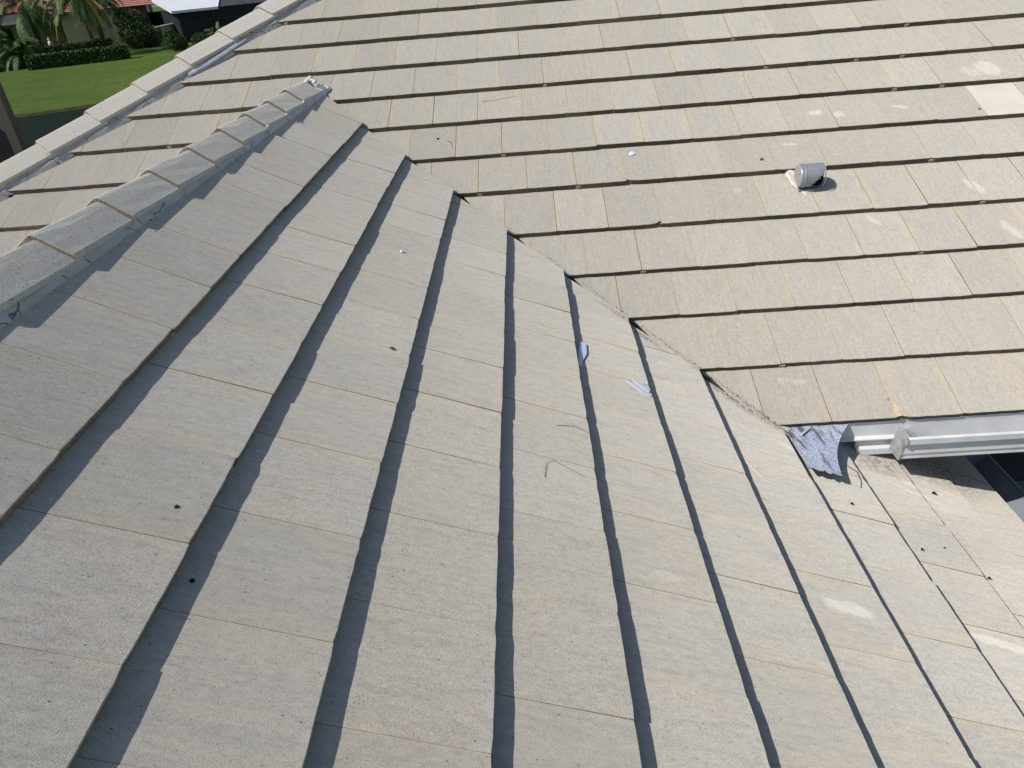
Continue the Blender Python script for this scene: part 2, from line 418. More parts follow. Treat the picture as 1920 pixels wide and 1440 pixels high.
# split at x = -0.106 (the ridge line): right part is cut along the valley
right = main_bm.copy(); 
def cut(b_, co, no):
    res = bmesh.ops.bisect_plane(b_, geom=b_.verts[:] + b_.edges[:] + b_.faces[:], plane_co=co, plane_no=no, clear_outer=True, dist=1e-5)
    eds = [e for e in res['geom_cut'] if isinstance(e, bmesh.types.BMEdge)]
    if eds:
        r = bmesh.ops.edgeloop_fill(b_, edges=eds)
        for f in r['faces']: f.material_index = 1
cut(right, (-.1055, 0, 0), (-1, 0, 0))
cut(right, (.375, -.432, 0), Vector((-1.015, -1, 0)).normalized())
cut(main_bm, (-.1060, 0, 0), (1, 0, 0))
cut(main_bm, (-.211, -.03, 0), Vector((1, -1, 0)).normalized())
tmp = bpy.data.meshes.new('t'); right.to_mesh(tmp); right.free(); main_bm.from_mesh(tmp); bpy.data.meshes.remove(tmp)
S.done('main_roof_slope', home)

# slopes turned away from the camera: sheets with the same stepped courses
def stepped(name, P0, along, up, n, mats, wid0, wid1, skew=0.0):
    bm = bmesh.new(); a = Vector(along); u = Vector(up); nn = a.cross(u).normalized()
    if nn.z < 0: nn = -nn
    for i in range(n):
        p = Vector(P0) + u * (i * GAUGE)
        q = [p + a * (wid0 + skew * i), p + a * (wid1 - skew * i * (1 if skew else 0))]
        v = [bm.verts.new(x) for x in (q[0] - nn * T, q[1] - nn * T, q[1], q[0], q[1] + u * GAUGE - nn * T, q[0] + u * GAUGE - nn * T)]
        bm.faces.new((v[0], v[1], v[2], v[3])).material_index = 1
        bm.faces.new((v[3], v[2], v[4], v[5])).material_index = 0
    return from_bm(name, bm, mats, home)
# far slope of the gable wing (falls to -x) and hip-end slope behind the hip
F = Slope((0, 1, 0), (-CS, 0, -SN), [M['tileA'], M['edgeA'], M['lipA'], M['lapA']], 77)
for i in range(1, 9):
    x = -.2114 - i * G
    for j in range(-29, 2):
        y = j * W - (.098 if i % 2 else .252)
        if y > x + .35: continue
        F.tile(Vector((x, y, -K * i * G)), lift=F.rng.gauss(0, .001), slip=F.rng.gauss(0, .001), yaw=F.rng.gauss(0, .0012), roll=F.rng.gauss(0, .0015), tt=(.006 if i == 1 else None))
F.clip((-.2114, -.04, 0), Vector((-1, 1, 0)).normalized()); F.clip((-.13, 0, 0), (1, 0, 0))
F.done('far_wing_slope', home)
bm = bmesh.new()
hipx = lambda y: y - 1.60
for i in range(18):
    z0 = -1.30 + i * G * K; z1 = z0 + G * K; x0 = z0 / K - 1.62; x1 = z1 / K - 1.62
    vs = [bm.verts.new(p) for p in ((x0, z0 / K - .02, z0), (x0, 9.5, z0), (x1, 9.5, z1 - T), (x1, z1 / K - .02, z1 - T), (x0, z0 / K - .02, z0 - T), (x0, 9.5, z0 - T))]
    bm.faces.new(vs[:4]); bm.faces.new((vs[0], vs[1], vs[5], vs[4])).material_index = 1
from_bm('hip_end_slope', bm, [M['cap'], M['edgeB']], home)
bm = bmesh.new()
yr = 2.64
vs = [bm.verts.new(p) for p in ((1.0, yr, K * yr - .02), (8.0, yr, K * yr - .02), (8.0, 7.6, -1.2), (-3.9, 7.6, -1.2))]
bm.faces.new(vs); from_bm('rear_roof_slope', bm, M['tileB'], home)

# underlay sheets just below the tiles
bm = bmesh.new()
def quad(bm, pts, mi=0): bm.faces.new([bm.verts.new(p) for p in pts]).material_index = mi
o = -.062
quad(bm, [(-.1, -8.6, K * .1 + o), (3.62, -8.6, -K * 3.62 + o), (3.62, -1.96, -K * 3.62 + o), (2.6, -1.96, -K * 2.6 + o), (2.6, -2.62, -K * 2.6 + o), (-.1, .1, K * .1 + o)])
quad(bm, [(.0, -.0, o), (2.47, -2.47, -K * 2.47 + o), (8, -2.47, -K * 2.47 + o), (8, yr, K * yr + o), (1.0, yr, K * yr + o), (-2.6, -1.0, -K + o), (-1.4, -1.0, -K + o), (-.5, -.1, -K*.1+o)])
quad(bm, [(-.1, -8.6, K * -.1057 + K * .2114 + o), (-.1, .05, K * .1057 + o), (-2.65, -2.50, -K * 2.44 + o), (-2.65, -8.6, -K * 2.44 + o)])
quad(bm, [(-.2, -.05, o), (-1.5, .05, o), (-3.8, -2.45, -K * 2.45 + o), (-2.6, -2.45, -K * 2.45 + o)])
from_bm('roof_deck', bm, M['under'], home)
bm = bmesh.new()
for k in range(12):      # valley flashing, a shallow folded strip
    x0 = .02 + k * .21; x1 = x0 + .215
    for sgn in (0, 1):
        A_ = [(x0 - .00, -x0, -K * x0 - .040), (x1, -x1, -K * x1 - .040)]
        B_ = [(x1 - .12, -x1 - .12, -K * x1 + .012 - .04), (x0 - .12, -x0 - .12, -K * x0 + .012 - .04)] if sgn == 0 else [(x1 + .10, -x1 + .10, -K * x1 + .02 - .04 - .02), (x0 + .10, -x0 + .10, -K * x0 - .04)]
        quad(bm, A_ + B_)
from_bm('valley_flashing', bm, M['valleymetal'], home)

# ------------------------------------------------------------------ ridge and hip caps
def cap_mesh(e, l, wdt, drop, seed, L=.425, tilt=.017):
    """one bent cap tile; local origin = apex of the lower (front) end; e = up the ridge, l = sideways"""
    R = random.Random(seed); e = Vector(e).normalized(); l = Vector(l).normalized(); up = e.cross(l).normalized()
    if up.z < 0: up = -up
    prof = [(-1, 0), (-.8, 0), (-.55, 0), (-.3, 0), (-.14, .003), (-.05, .0065), (0, .0078), (.05, .0065), (.14, .003), (.3, 0), (.55, 0), (.8, 0), (1, 0)]
    th = .017
    bm = bmesh.new()
    def shape(s, under):
        rows = []
        for t, _ in prof:
            a = t * wdt; d = -drop * math.sqrt(a * a + .014 ** 2) + drop * .014
            rows.append((a, d - (th if under else 0)))
        return rows
    rings = {}
    for und in (0, 1):
        for s in (0, .004, .14, .28, L):
            r_ = []
            for (a, d) in shape(s, und):
                jt = R.gauss(0, .0012) if s < .01 else 0
                dd = d - tilt * s / .383 - (.003 if (s == 0 and not und) else 0)
                r_.append(bm.verts.new(e * (s + jt) + l * (a * (1 - .04 * s / L)) + up * (dd + R.gauss(0, .0006))))
            rings[(und, s)] = r_
    ss = (0, .004, .14, .28, L); n = len(prof)
    for und in (0, 1):
        for s0, s1 in zip(ss, ss[1:]):
            for i in range(n - 1):
                f = bm.faces.new((rings[und, s0][i], rings[und, s0][i + 1], rings[und, s1][i + 1], rings[und, s1][i])); f.material_index = und
    for s in (0, L):
        for i in range(n - 1):
            bm.faces.new((rings[0, s][i], rings[0, s][i + 1], rings[1, s][i + 1], rings[1, s][i])).material_index = 1
    for i in (0, n - 1):
        for s0, s1 in zip(ss, ss[1:]):
            bm.faces.new((rings[0, s0][i], rings[0, s1][i], rings[1, s1][i], rings[1, s0][i])).material_index = 0
    bmesh.ops.recalc_face_normals(bm, faces=bm.faces)
    me = bpy.data.meshes.new('cap'); bm.to_mesh(me); bm.free()
    me.materials.append(M['cap']); me.materials.append(M['cap_edge'])
    return me
RX = -.1057; RZ = K * .1057 + .06
ridge_me = [cap_mesh((0, 1, 0), (1, 0, 0), .104, .77, 20 + k) for k in range(4)]
ridge_last = cap_mesh((0, 1, 0), (1, 0, 0), .104, .77, 33, L=.46)
R0 = random.Random(3)
hb = -home.location
for j in range(-11, 8):
    y = -3.2413 + .3833 * j
    o = bpy.data.objects.new('ridge_cap', ridge_me[j % 4] if j < 7 else ridge_last); C.objects.link(o); o.parent = home
    o.location = hb + Vector((RX + R0.gauss(0, .0015), y + (.0 if j < 7 else 0), RZ + R0.gauss(0, .001)))
    o.rotation_euler = (0, R0.gauss(0, .006), R0.gauss(0, .006))
HE = Vector((1, 1, K)); hl = Vector((1, -1, 0))
HD = .2576 * HE.length
hip_me = [cap_mesh(HE, hl, .180, .36, 50 + k, L=.43, tilt=.018) for k in range(3)]
for j in range(-8, 12):
    y = -.3357 + .2576 * j
    if y > 2.4: break
    o = bpy.data.objects.new('hip_cap', hip_me[j % 3]); C.objects.link(o); o.parent = home
    o.location = hb + Vector((y - 1.5988, y, K * y + .06 + R0.gauss(0, .001)))
    o.rotation_euler = (R0.gauss(0, .003), 0, R0.gauss(0, .005))
# mortar beds below the caps
def mortar_strip(name, y0, y1, mat, xs=.095, seed=1):
    bm = bmesh.new(); R = random.Random(seed); n = int((y1 - y0) / .03)
    prev = None
    for k in range(n + 1):
        y = y0 + (y1 - y0) * k / n
        f = ((y + 3.2413) / .3833) % 1.0
        w_ = xs + .003 * (1 - f) + noise.noise(Vector((y * 6, seed, 0))) * .003
        ridge_z = K * .1057
        zt = RZ - .77 * w_ + .010 - .019 - .018 * f + noise.noise(Vector((y * 9, 3, seed))) * .0015
        ring = []
        fl = .017 + noise.noise(Vector((y * 14, 9, 0))) * .004
        for (xx, zz) in ((-w_, zt), (-w_ - fl, ridge_z - K * w_ - .06), (w_ + fl, ridge_z - K * w_ - .05), (w_ + fl - .002, ridge_z - K * (w_ + fl) + .004), (w_ + .006, ridge_z - K * w_ + .010), (w_, zt), (w_ - .03, zt + .018), (-w_ + .03, zt + .018)):
            ring.append(bm.verts.new((RX + xx, y, zz)))
        if prev:
            for i in range(len(ring)): bm.faces.new((prev[i], prev[(i + 1) % 8], ring[(i + 1) % 8], ring[i]))
        else: bm.faces.new(ring)
        prev = ring
    bm.faces.new(prev)
    return from_bm(name, bm, mat, home)
mortar_strip('ridge_mortar', -8.4, -1.70, M['mortar'], seed=2)
mortar_strip('ridge_mortar', -1.695, 0.02, M['mortar_new'], xs=.097, seed=5)
# lump of white sealant where the ridge dies into the main slope
R1 = random.Random(8)
def lumpy(name, pts, mat, par=home):
    bm = bmesh.new()
    for p, r in pts:
        m = Matrix.Translation(Vector(p)) @ Matrix.Diagonal((r, r, r * .7, 1)); bmesh.ops.create_icosphere(bm, subdivisions=2, radius=1, matrix=m)
    for v in bm.verts: v.co += Vector([.003 * noise.noise(v.co * 60 + Vector((k * 9, 0, 0))) for k in range(3)])
    o = from_bm(name, bm, mat, par, True); m = o.modifiers.new('blend', 'REMESH'); m.mode = 'VOXEL'; m.voxel_size = .0045; m.use_smooth_shade = True; return o
pp = []
for k in range(44):
    t = k / 43; x = RX - .11 + .225 * t; ax = abs(x - RX); z = RZ - .020 - .76 * ax
    y = .02 + .06 * (1 - ax / .12)
    pp.append(((x, y + R1.gauss(0, .006), z + R1.gauss(0, .003)), 0.015 + R1.random() * .006))
    pp.append(((x + R1.gauss(0, .004), y + .018 + R1.gauss(0, .006), max(K * (y + .02) - .004, z - .03)), .013 + R1.random() * .009))
    pp.append(((x, y + .036 + R1.gauss(0, .008), K * (y + .036) - .003), .010 + R1.random() * .010))
lumpy('ridge_end_sealant', pp, M['sealant'])
lumpy('ridge_end_mortar', [((RX + .06 + .012 * k, .0 + .004 * k, RZ - .06 - .010 * k), .022) for k in range(5)], M['mortar_new'])
# little white dabs at the cap corners
for j in range(1, 8):
    bm = bmesh.new()
    y = -3.2413 + .3833 * j
    c = Vector((RX + .104, y + .001, RZ - .77 * .104 + .002)); s = .0035 + .004 * (j > 4) + R1.random() * .003
    for q in range(3):
        m = Matrix.Translation(c + Vector((R1.gauss(0, .004), R1.gauss(0, .006), R1.gauss(0, .006)))) @ Matrix.Diagonal((s * .8, s, s, 1))
        bmesh.ops.create_icosphere(bm, subdivisions=1, radius=.8, matrix=m)
    for v in bm.verts: v.co += Vector((R1.gauss(0, .0012), R1.gauss(0, .0012), R1.gauss(0, .0012)))
    from_bm('corner_sealant', bm, M['sealant'], home)
# hip strip: coated metal and mortar between caps and cut tiles
bm = bmesh.new(); n = 150
hn = (-HE.normalized()); prev = None
for k in range(n + 1):
    y = -2.48 + 5.03 * k / n
    f = ((y + .3357) / .2576) % 1.0
    pc = Vector((y - 1.5988, y, K * y)); L_ = hl.normalized(); ring = []
    j1 = noise.noise(Vector((y * 5, 0, 4))) * .004; j2 = noise.noise(Vector((y * 16, 3, 4))) * .004
    for (a, z) in ((.13, .06 - .36 * .13 - .02), (.168, .06 - .36 * .168 - .019 - .018 * f), (.170, -.353 * .17 + .012 + j1), (.187 + j2, -.353 * .187 + .004 + j2), (.200, -.353 * .2 - .03)):
        ring.append(bm.verts.new(pc + L_ * a + Vector((0, 0, z))))
    if prev:
        for i in range(4): bm.faces.new((prev[i], prev[i + 1], ring[i + 1], ring[i]))
    prev = ring
from_bm('hip_flashing', bm, M['hipmetal'], home)
bm = bmesh.new(); prev = None
for k in range(12):           # the newer bare metal patch
    y = .42 + .36 * k / 11; pc = Vector((y - 1.5988, y, K * y)); L_ = hl.normalized()
    w0 = .172 + .006 * math.sin(k * 1.7); w1 = .190 + .012 * math.sin(math.pi * k / 11)
    ring = [bm.verts.new(pc + L_ * a + Vector((0, 0, z))) for a, z in ((w0 - .01, -.353 * w0 + .026), (w0, -.353 * w0 + .020), (w1, -.353 * w1 + .016), (w1 + .002, -.353 * w1 + .004))]
    if prev:
        for i in range(3): bm.faces.new((prev[i], prev[i + 1], ring[i + 1], ring[i]))
    prev = ring
from_bm('metal_patch', bm, M['bare'], home, True)

# ------------------------------------------------------------------ eave: fascia, gutter, felt
bm = bmesh.new()
YF = -2.495
extrude_profile(bm, [(YF, -1.265), (YF - .006, -1.290), (YF - .003, -1.300), (YF - .003, -1.368), (YF - .020, -1.378), (YF - .020, -1.384), (YF, -1.386), (YF + .02, -1.386), (YF + .02, -1.265)],
                lambda s, a, b: Vector((s, a, b)), 2.70, 7.9)
from_bm('drip_edge', bm, M['white'], home)
bm = bmesh.new()
extrude_profile(bm, [(YF + .004, -1.386), (YF + .004, -1.430), (YF - .018, -1.438), (YF - .018, -1.470), (YF + .05, -1.474), (YF + .05, -1.386)], lambda s, a, b: Vector((s, a, b)), 2.86, 7.9)
from_bm('fascia', bm, M['white'], home)
gut = empty('gutter', (3.02, -2.56, -1.44) ); gut.parent = home; gut.location = Vector((3.02, -2.56, -1.44)) + hb
def gchild(name, bm, mat, smooth=False):
    bmesh.ops.recalc_face_normals(bm, faces=bm.faces)
    me = bpy.data.meshes.new(name); bm.to_mesh(me); bm.free()
    for m in (mat if isinstance(mat, list) else [mat]): me.materials.append(m)
    o = bpy.data.objects.new(name, me); C.objects.link(o); o.parent = gut; o.location = (-3.02, 2.56, 1.44)
    return o
GX0 = 3.02
gp = [(-2.517, -1.300), (-2.517, -1.436), (-2.600, -1.438), (-2.604, -1.432), (-2.604, -1.418), (-2.612, -1.400), (-2.612, -1.352), (-2.616, -1.344), (-2.636, -1.330), (-2.638, -1.300), (-2.630, -1.296), (-2.624, -1.300)]
inner = [(a + (.0018 if a < -2.56 else 0), b + (.002 if b < -1.42 else 0)) for a, b in gp][::-1]
bm = bmesh.new()
extrude_profile(bm, gp + [(a + .0025, b + .0025) if a < -2.56 else (a - .0025, b + .0025) for a, b in gp[::-1]], lambda s, a, b: Vector((s, a, b)), GX0, 7.9, nseg=1)
gchild('trough', bm, M['white'])
bm = bmesh.new()
extrude_profile(bm, [(-2.513, -1.380), (-2.516, -1.440), (-2.603, -1.442), (-2.614, -1.400), (-2.618, -1.345), (-2.640, -1.330), (-2.641, -1.299), (-2.56, -1.345)], lambda s, a, b: Vector((s, a, b)), GX0 - .006, GX0 + .001)
gchild('end_cap', bm, M['capmetal'])
for xh in (3.06, 3.75, 4.5, 5.2, 5.9, 6.6, 7.3):
    bm = bmesh.new()
    extrude_profile(bm, [(0, 0), (.022, 0), (.022, .003), (0, .003)], lambda s, a, b, xh=xh: Vector((xh + a - .02 * s, YF - .012 - .118 * s, -1.326 + .034 * s + b)), 0, 1)
    gchild('hanger', bm, M['capmetal'])
# far sides of the eave
bm = bmesh.new(); quad(bm, [(2.6, -2.47, -1.474), (7.9, -2.47, -1.474), (7.9, -1.6, -1.46), (2.6, -1.6, -1.46)]); from_bm('soffit', bm, M['soffit'], home)
for args in ((3.4, 8.0, 2.4, 2.55, GZ, -1.47), (-3.75, -3.60, -2.05, 7.2, GZ, -1.40), (3.33, 3.45, -8.2, -1.92, GZ, -1.85), (-3.75, -2.2, -2.2, -2.05, GZ, -1.40), (-2.35, -2.20, -8.2, -2.2, GZ, -1.40)):
    bm = bmesh.new(); box(bm, *args); from_bm('wall', bm, M['beige_wall'], home)
bm = bmesh.new(); box(bm, -6.16, -6.02, 5.36, 5.50, GZ, -.2); from_bm('lanai_post', bm, M['lanai'], home)
bm = bmesh.new(); extrude_profile(bm, [(-9.5, -.2), (-9.5, -.70), (-6.40, -.70), (-6.30, -.74), (-6.16, -.92), (-6.16, -.2)], lambda s, a, b: Vector((a, s, b)), 5.37, 5.49); from_bm('lanai_beam', bm, M['lanai'], home)
bm = bmesh.new(); box(bm, -9.5, -6.165, 5.42, 5.44, GZ, -.70); from_bm('lanai_screen', bm, M['screen_dark'], home)
# wing eave trim
bm = bmesh.new(); extrude_profile(bm, [(3.600, -1.865), (3.64, -1.885), (3.64, -2.03), (3.600, -2.03)], lambda s, a, b: Vector((a, s, b)), -8.5, -1.96)
from_bm('fascia', bm, M['white'], home)
g2 = empty('gutter'); g2.parent = home; g2.location = Vector((3.75, -2.02, -2.0)) + hb
def g2c(name, bm, mat):
    bmesh.ops.recalc_face_normals(bm, faces=bm.faces); me = bpy.data.meshes.new(name); bm.to_mesh(me); bm.free(); me.materials.append(mat)
    o = bpy.data.objects.new(name, me); C.objects.link(o); o.parent = g2; o.location = (-3.75, 2.02, 2.0)
gq = [(3.655, -1.895), (3.655, -2.03), (3.80, -2.03), (3.81, -1.98), (3.865, -1.93), (3.87, -1.895), (3.86, -1.892)]
bm = bmesh.new(); extrude_profile(bm, gq + [(a - .004 if a > 3.7 else a + .003, b + .003 if b < -1.9 else b) for a, b in gq[::-1]], lambda s, a, b: Vector((a, s, b)), -8.5, -2.03); g2c('trough', bm, M['gutter_in'])
bm = bmesh.new(); extrude_profile(bm, gq, lambda s, a, b: Vector((a, s, b)), -2.03, -2.025); g2c('end_cap', bm, M['gutter_in'])
# felt flap hanging from the eave on to the side slope
def grid_patch(pts, nu, nv, thick, bulge, seed, jag=0.0):
    """pts = 4 corners A B C D (A-B top, D-C bottom)"""
    A_, B_, C_, D_ = [Vector(p) for p in pts]; bm = bmesh.new(); top = []; bot = []
    nrm = (B_ - A_).cross(D_ - A_).normalized()
    if nrm.z < 0: nrm = -nrm
    for j in range(nv + 1):
        rt, rb = [], []
        for i in range(nu + 1):
            u, v = i / nu, j / nv
            p = A_.lerp(B_, u).lerp(D_.lerp(C_, u), v)
            p += (A_ - B_).normalized() * (.035 * math.sin(math.pi * v) * u)
            if j == nv: p += (D_ - A_).normalized() * jag * noise.noise(Vector((u * 9, seed, 0)))
            hgt = bulge * math.sin(math.pi * min(1, v * 1.0)) * (.6 + .4 * math.sin(u * 3 + 1)) + .003 * noise.noise(Vector((u * 4, v * 4, seed)))
            rt.append(bm.verts.new(p + nrm * hgt)); rb.append(bm.verts.new(p + nrm * (hgt - thick)))
        top.append(rt); bot.append(rb)
    for j in range(nv):
        for i in range(nu):
            bm.faces.new((top[j][i], top[j][i + 1], top[j + 1][i + 1], top[j + 1][i]))
            bm.faces.new((bot[j][i], bot[j + 1][i], bot[j + 1][i + 1], bot[j][i + 1])).material_index = 1
    per = [(0, i) for i in range(nu + 1)] + [(j, nu) for j in range(1, nv + 1)] + [(nv, i) for i in range(nu - 1, -1, -1)] + [(j, 0) for j in range(nv - 1, 0, -1)]
    for a, b_ in zip(per, per[1:] + per[:1]):
        bm.faces.new((top[a[0]][a[1]], top[b_[0]][b_[1]], bot[b_[0]][b_[1]], bot[a[0]][a[1]])).material_index = 1
    return bm
bm = grid_patch([(2.50, -2.50, -1.285), (2.80, -2.505, -1.285), (2.610, -2.905, -1.262), (2.465, -2.90, -1.212)], 14, 16, .004, -.004, 4, .03)
felt = from_bm('felt_flap', bm, [M['felt'], M['feltback']], home, False)
tag(felt, 'blue grey speckled roofing felt flap hanging out below the last course')
bm = bmesh.new(); tube(bm, [(2.545, -2.60, -1.262), (2.60, -2.545, -1.270)], .0045, 6)
from_bm('felt_batten', bm, M['white'], home)

# ------------------------------------------------------------------ roof vent
vent = empty('roof_vent', (3.003, -1.10, K * -1.10)); vent.parent = home; vent.location = Vector((3.003, -1.10, K * -1.10)) + hb
def vchild(name, bm, mats, smooth=False):
    bmesh.ops.recalc_face_normals(bm, faces=bm.faces)
    me = bpy.data.meshes.new(name); bm.to_mesh(me); bm.free()
    for m in (mats if isinstance(mats, list) else [mats]): me.materials.append(m)
    if smooth:
        for p in me.polygons: p.use_smooth = True
    o = bpy.data.objects.new(name, me); C.objects.link(o); o.parent = vent
    return o
# local frame: x along the drum, yy up the slope, zz off the slope
vu = Vector((0, CS, SN)); vw = Vector((0, -SN, CS))
def VP(x, a, h): return Vector((x, 0, 0)) + vu * a + vw * h
RV = .066; cx, ch = 0.0, .052
def drum(x, r, ang): return VP(x, cx + r * math.cos(ang), ch + r * math.sin(ang))
bm = bmesh.new(); R2 = random.Random(4)
xs = [-.072, -.068, -.050, -.047, -.043, -.040, -.02, -.004, .006, .014, .022, .030, .037, .044, .050, .056, .061, .066]
rad = [RV - .003, RV, RV, RV + .003, RV + .003] + [RV] * 12 + [RV + .001]
a0, a1, na = math.radians(-40), math.radians(222), 60
outer, inn = [], []
for x, r in zip(xs, rad):
    outer.append([bm.verts.new(drum(x, r, a0 + (a1 - a0) * k / na)) for k in range(na + 1)])
    inn.append([bm.verts.new(drum(x, r - .0025, a0 + (a1 - a0) * k / na)) for k in range(na + 1)])
def hole(i, k):      # ragged tear at the lower right of the hood
    x = (xs[i] + xs[i + 1]) / 2; ang = math.degrees(a0 + (a1 - a0) * (k + .5) / na)
    if x < .000: return False
    lim = 122 + 70 * (1 - (x + .005) / .07) + 8 * math.sin(k * 2.3 + i * 1.7)
    return ang > lim and ang < 215 and x < .060
for i in range(len(xs) - 1):
    for k in range(na):
        if hole(i, k): continue
        bm.faces.new((outer[i][k], outer[i][k + 1], outer[i + 1][k + 1], outer[i + 1][k]))
        bm.faces.new((inn[i][k], inn[i + 1][k], inn[i + 1][k + 1], inn[i][k + 1])).material_index = 1
for k in range(na): bm.faces.new((outer[-1][k], outer[-1][k + 1], inn[-1][k + 1], inn[-1][k]))
for i in range(len(xs) - 1):
    bm.faces.new((outer[i][na], outer[i + 1][na], inn[i + 1][na], inn[i][na])); bm.faces.new((outer[i][0], outer[i + 1][0], inn[i + 1][0], inn[i][0]))
vchild('hood', bm, [M['vent'], M['black']], False)
bm = bmesh.new()
ring = [bm.verts.new(drum(-.072, RV - .003, a0 + (a1 - a0) * k / na)) for k in range(na + 1)]
ring2 = [bm.verts.new(drum(-.074, RV - .008, a0 + (a1 - a0) * k / na)) for k in range(na + 1)]
for k in range(na): bm.faces.new((ring[k], ring[k + 1], ring2[k + 1], ring2[k]))
bm.faces.new(ring2)
m = Matrix.Translation(drum(-.0755, RV * .62, math.radians(115)))
bmesh.ops.create_icosphere(bm, subdivisions=2, radius=.005, matrix=m)
vchild('end_plate', bm, M['ventend'])
bm = bmesh.new()     # black backing that paints the shade seen through the tear
tube(bm, [VP(-.052, 0, ch - .004), VP(.056, 0, ch - .004)], .055, 22); vchild('shade_backing', bm, M['black'])
bm = bmesh.new()     # flashing foot
for q in (( -.078, .062, -.072, .070),):
    extrude_profile(bm, [(-.066, 0), (.060, 0), (.060, .006), (-.066, .006)], lambda s, a, b: VP(a, -.058 + .125 * s, b - .008), 0, 1)
vchild('base_flange', bm, M['vent'])
bm = bmesh.new()     # smeared sealant along the left and lower side
SP = [(2.898, -1.01),(2.929, -0.975),(2.957, -0.986),(2.957, -1.065),(2.972, -1.123),(3.005, -1.158),(3.028, -1.164),(2.98, -1.183),(2.945, -1.144),(2.918, -1.098)]
c0 = Vector((sum(p[0] for p in SP) / len(SP), sum(p[1] for p in SP) / len(SP))); ringA, ringB = [], []
for k in range(len(SP) * 5):
    i, f = divmod(k, 5); p = Vector(SP[i]).lerp(Vector(SP[(i + 1) % len(SP)]), f / 5)
    p += Vector((noise.noise(Vector((k * .7, 1, 0))), noise.noise(Vector((k * .7, 5, 0))))) * .007
    q = p + (c0 - p) * .22
    i_ = vent.location - hb
    def onroof(v, h): return Vector((v.x, v.y, K * v.y)) + Vector((0, -SN, CS)) * (h - .0335 * .28) - i_
    ringA.append(bm.verts.new(onroof(p, -.006))); ringB.append(bm.verts.new(onroof(q, .0045 + .003 * noise.noise(Vector((k * .9, 3, 3))))))
n = len(ringA)
for k in range(n): bm.faces.new((ringA[k], ringA[(k + 1) % n], ringB[(k + 1) % n], ringB[k]))
bm.faces.new(ringB)
vchild('sealant', bm, M['sealant'], False)

# ------------------------------------------------------------------ loose things on the roof
def surfA(x, y, h=0):
    i = math.ceil((x + 1e-6) / G); x1 = i * G; v = (x1 - x) / CS
    return Vector((x, y, -K * x)) + Vector((SN, 0, CS)) * (h - T * v / GAUGE)
TB = .0335
def surfB(x, y, h=0):
    s = (-.0743 - y) / G; i = math.ceil(s - 1e-6); v = (i - s) * GAUGE
    return Vector((x, y, K * y)) + Vector((0, -SN, CS)) * (h - TB * v / GAUGE)
M['leaf'] = simple('dry brown leaf', (0.16, 0.085, 0.045), .8, .2, 0, .3, 60)
M['char'] = simple('dark debris and gap shade', (0.020, 0.017, 0.014), .9, .2, 0, .3, 60)
M['twig'] = simple('dry twig', (0.10, 0.075, 0.05), .8, .2, 0, .3, 60)
M['straw'] = simple('pale broken tile sliver', (0.62, 0.50, 0.33), .8, .2, 0, .12, 60)
M['stone'] = simple('white crumb', (0.72, 0.71, 0.68), .8, .2)
M['scrap'] = simple('pale blue white plastic', (0.60, 0.68, 0.86), .35, .5, 0, .05, 30)
def leaf_obj(p, nrm, size, ang, mat, curl=.35, name='leaf'):
    bm = bmesh.new(); n = 7; rows = []
    for i in range(n + 1):
        t = i / n; w_ = size * .32 * math.sin(math.pi * min(1, t * .93 + .04)) ** .8
        rows.append([bm.verts.new((size * (t - .5), s * w_, abs(s) * w_ * curl + size * .12 * math.sin(t * 3.1) + .0006)) for s in (-1, 0, 1)])
    for a, b_ in zip(rows, rows[1:]):
        for k in (0, 1): bm.faces.new((a[k], a[k + 1], b_[k + 1], b_[k]))
    geo = bmesh.ops.extrude_face_region(bm, geom=bm.faces[:]); 
    for v in [g_ for g_ in geo['geom'] if isinstance(g_, bmesh.types.BMVert)]: v.co.z += .0006
    o = from_bm(name, bm, mat); o.location = p
    q = Vector((0, 0, 1)).rotation_difference(nrm); o.rotation_euler = (q.to_matrix() @ Matrix.Rotation(ang, 3, 'Z')).to_euler()
    return o
def lump_obj(p, nrm, size, mat, seed, name):
    bm = bmesh.new(); bmesh.ops.create_icosphere(bm, subdivisions=2, radius=size)
    for v in bm.verts: v.co *= 1 + .45 * noise.noise(v.co * (2.2 / size) * .6 + Vector((seed, 0, 0))); v.co.z *= .6
    o = from_bm(name, bm, mat); o.location = p + nrm * size * .4; return o
def twig_obj(pts, r, mat, name='twig'):
    c = sum((Vector(p) for p in pts), Vector()) / len(pts); bm = bmesh.new()
    tube(bm, [Vector(p) - c for p in pts], r, 5, r1=r * .5); o = from_bm(name, bm, mat); o.location = c; return o
NA, NBv = Vector((SN, 0, CS)), Vector((0, -SN, CS))
g_deb = 'bits of debris lying on the roof tiles'
tag(leaf_obj(surfB(2.79, -.89), NBv, .028, .7, M['leaf']), 'small brown dry leaf lying up left of the grey vent hood', 'leaf', g_deb)
tag(leaf_obj(surfB(2.03, -.75), NBv, .05, .25, M['scrap'], .1, 'plastic_sliver'), 'thin pale blue sliver above the notched tile corner on the main slope', 'scrap', g_deb)
tag(lump_obj(surfB(.80, -.50), NBv, .008, M['char'], 1, 'dirt_and_gap_shade'), 'dark crumb left of the curved twig on the main slope', 'dirt crumb', g_deb)
tag(twig_obj([surfB(.865, -.53, .003), surfB(.885, -.545, .006), surfB(.895, -.57, .005), surfB(.896, -.595, .003)], .0015, M['twig']), 'short curved brown twig near the valley on the main slope', 'twig', g_deb)
tag(twig_obj([surfB(1.09, -.185, .002), surfB(1.17, -.186, .004), surfB(1.26, -.172, .005), surfB(1.33, -.158, .002)], .0010, M['twig']), 'long thin dark twig lying across one tile high on the main slope', 'twig', g_deb)
tag(leaf_obj(surfB(4.19, -.62), NBv, .022, 1.6, M['leaf']), 'tiny brown leaf beside the white painted tile at the right', 'leaf', g_deb)
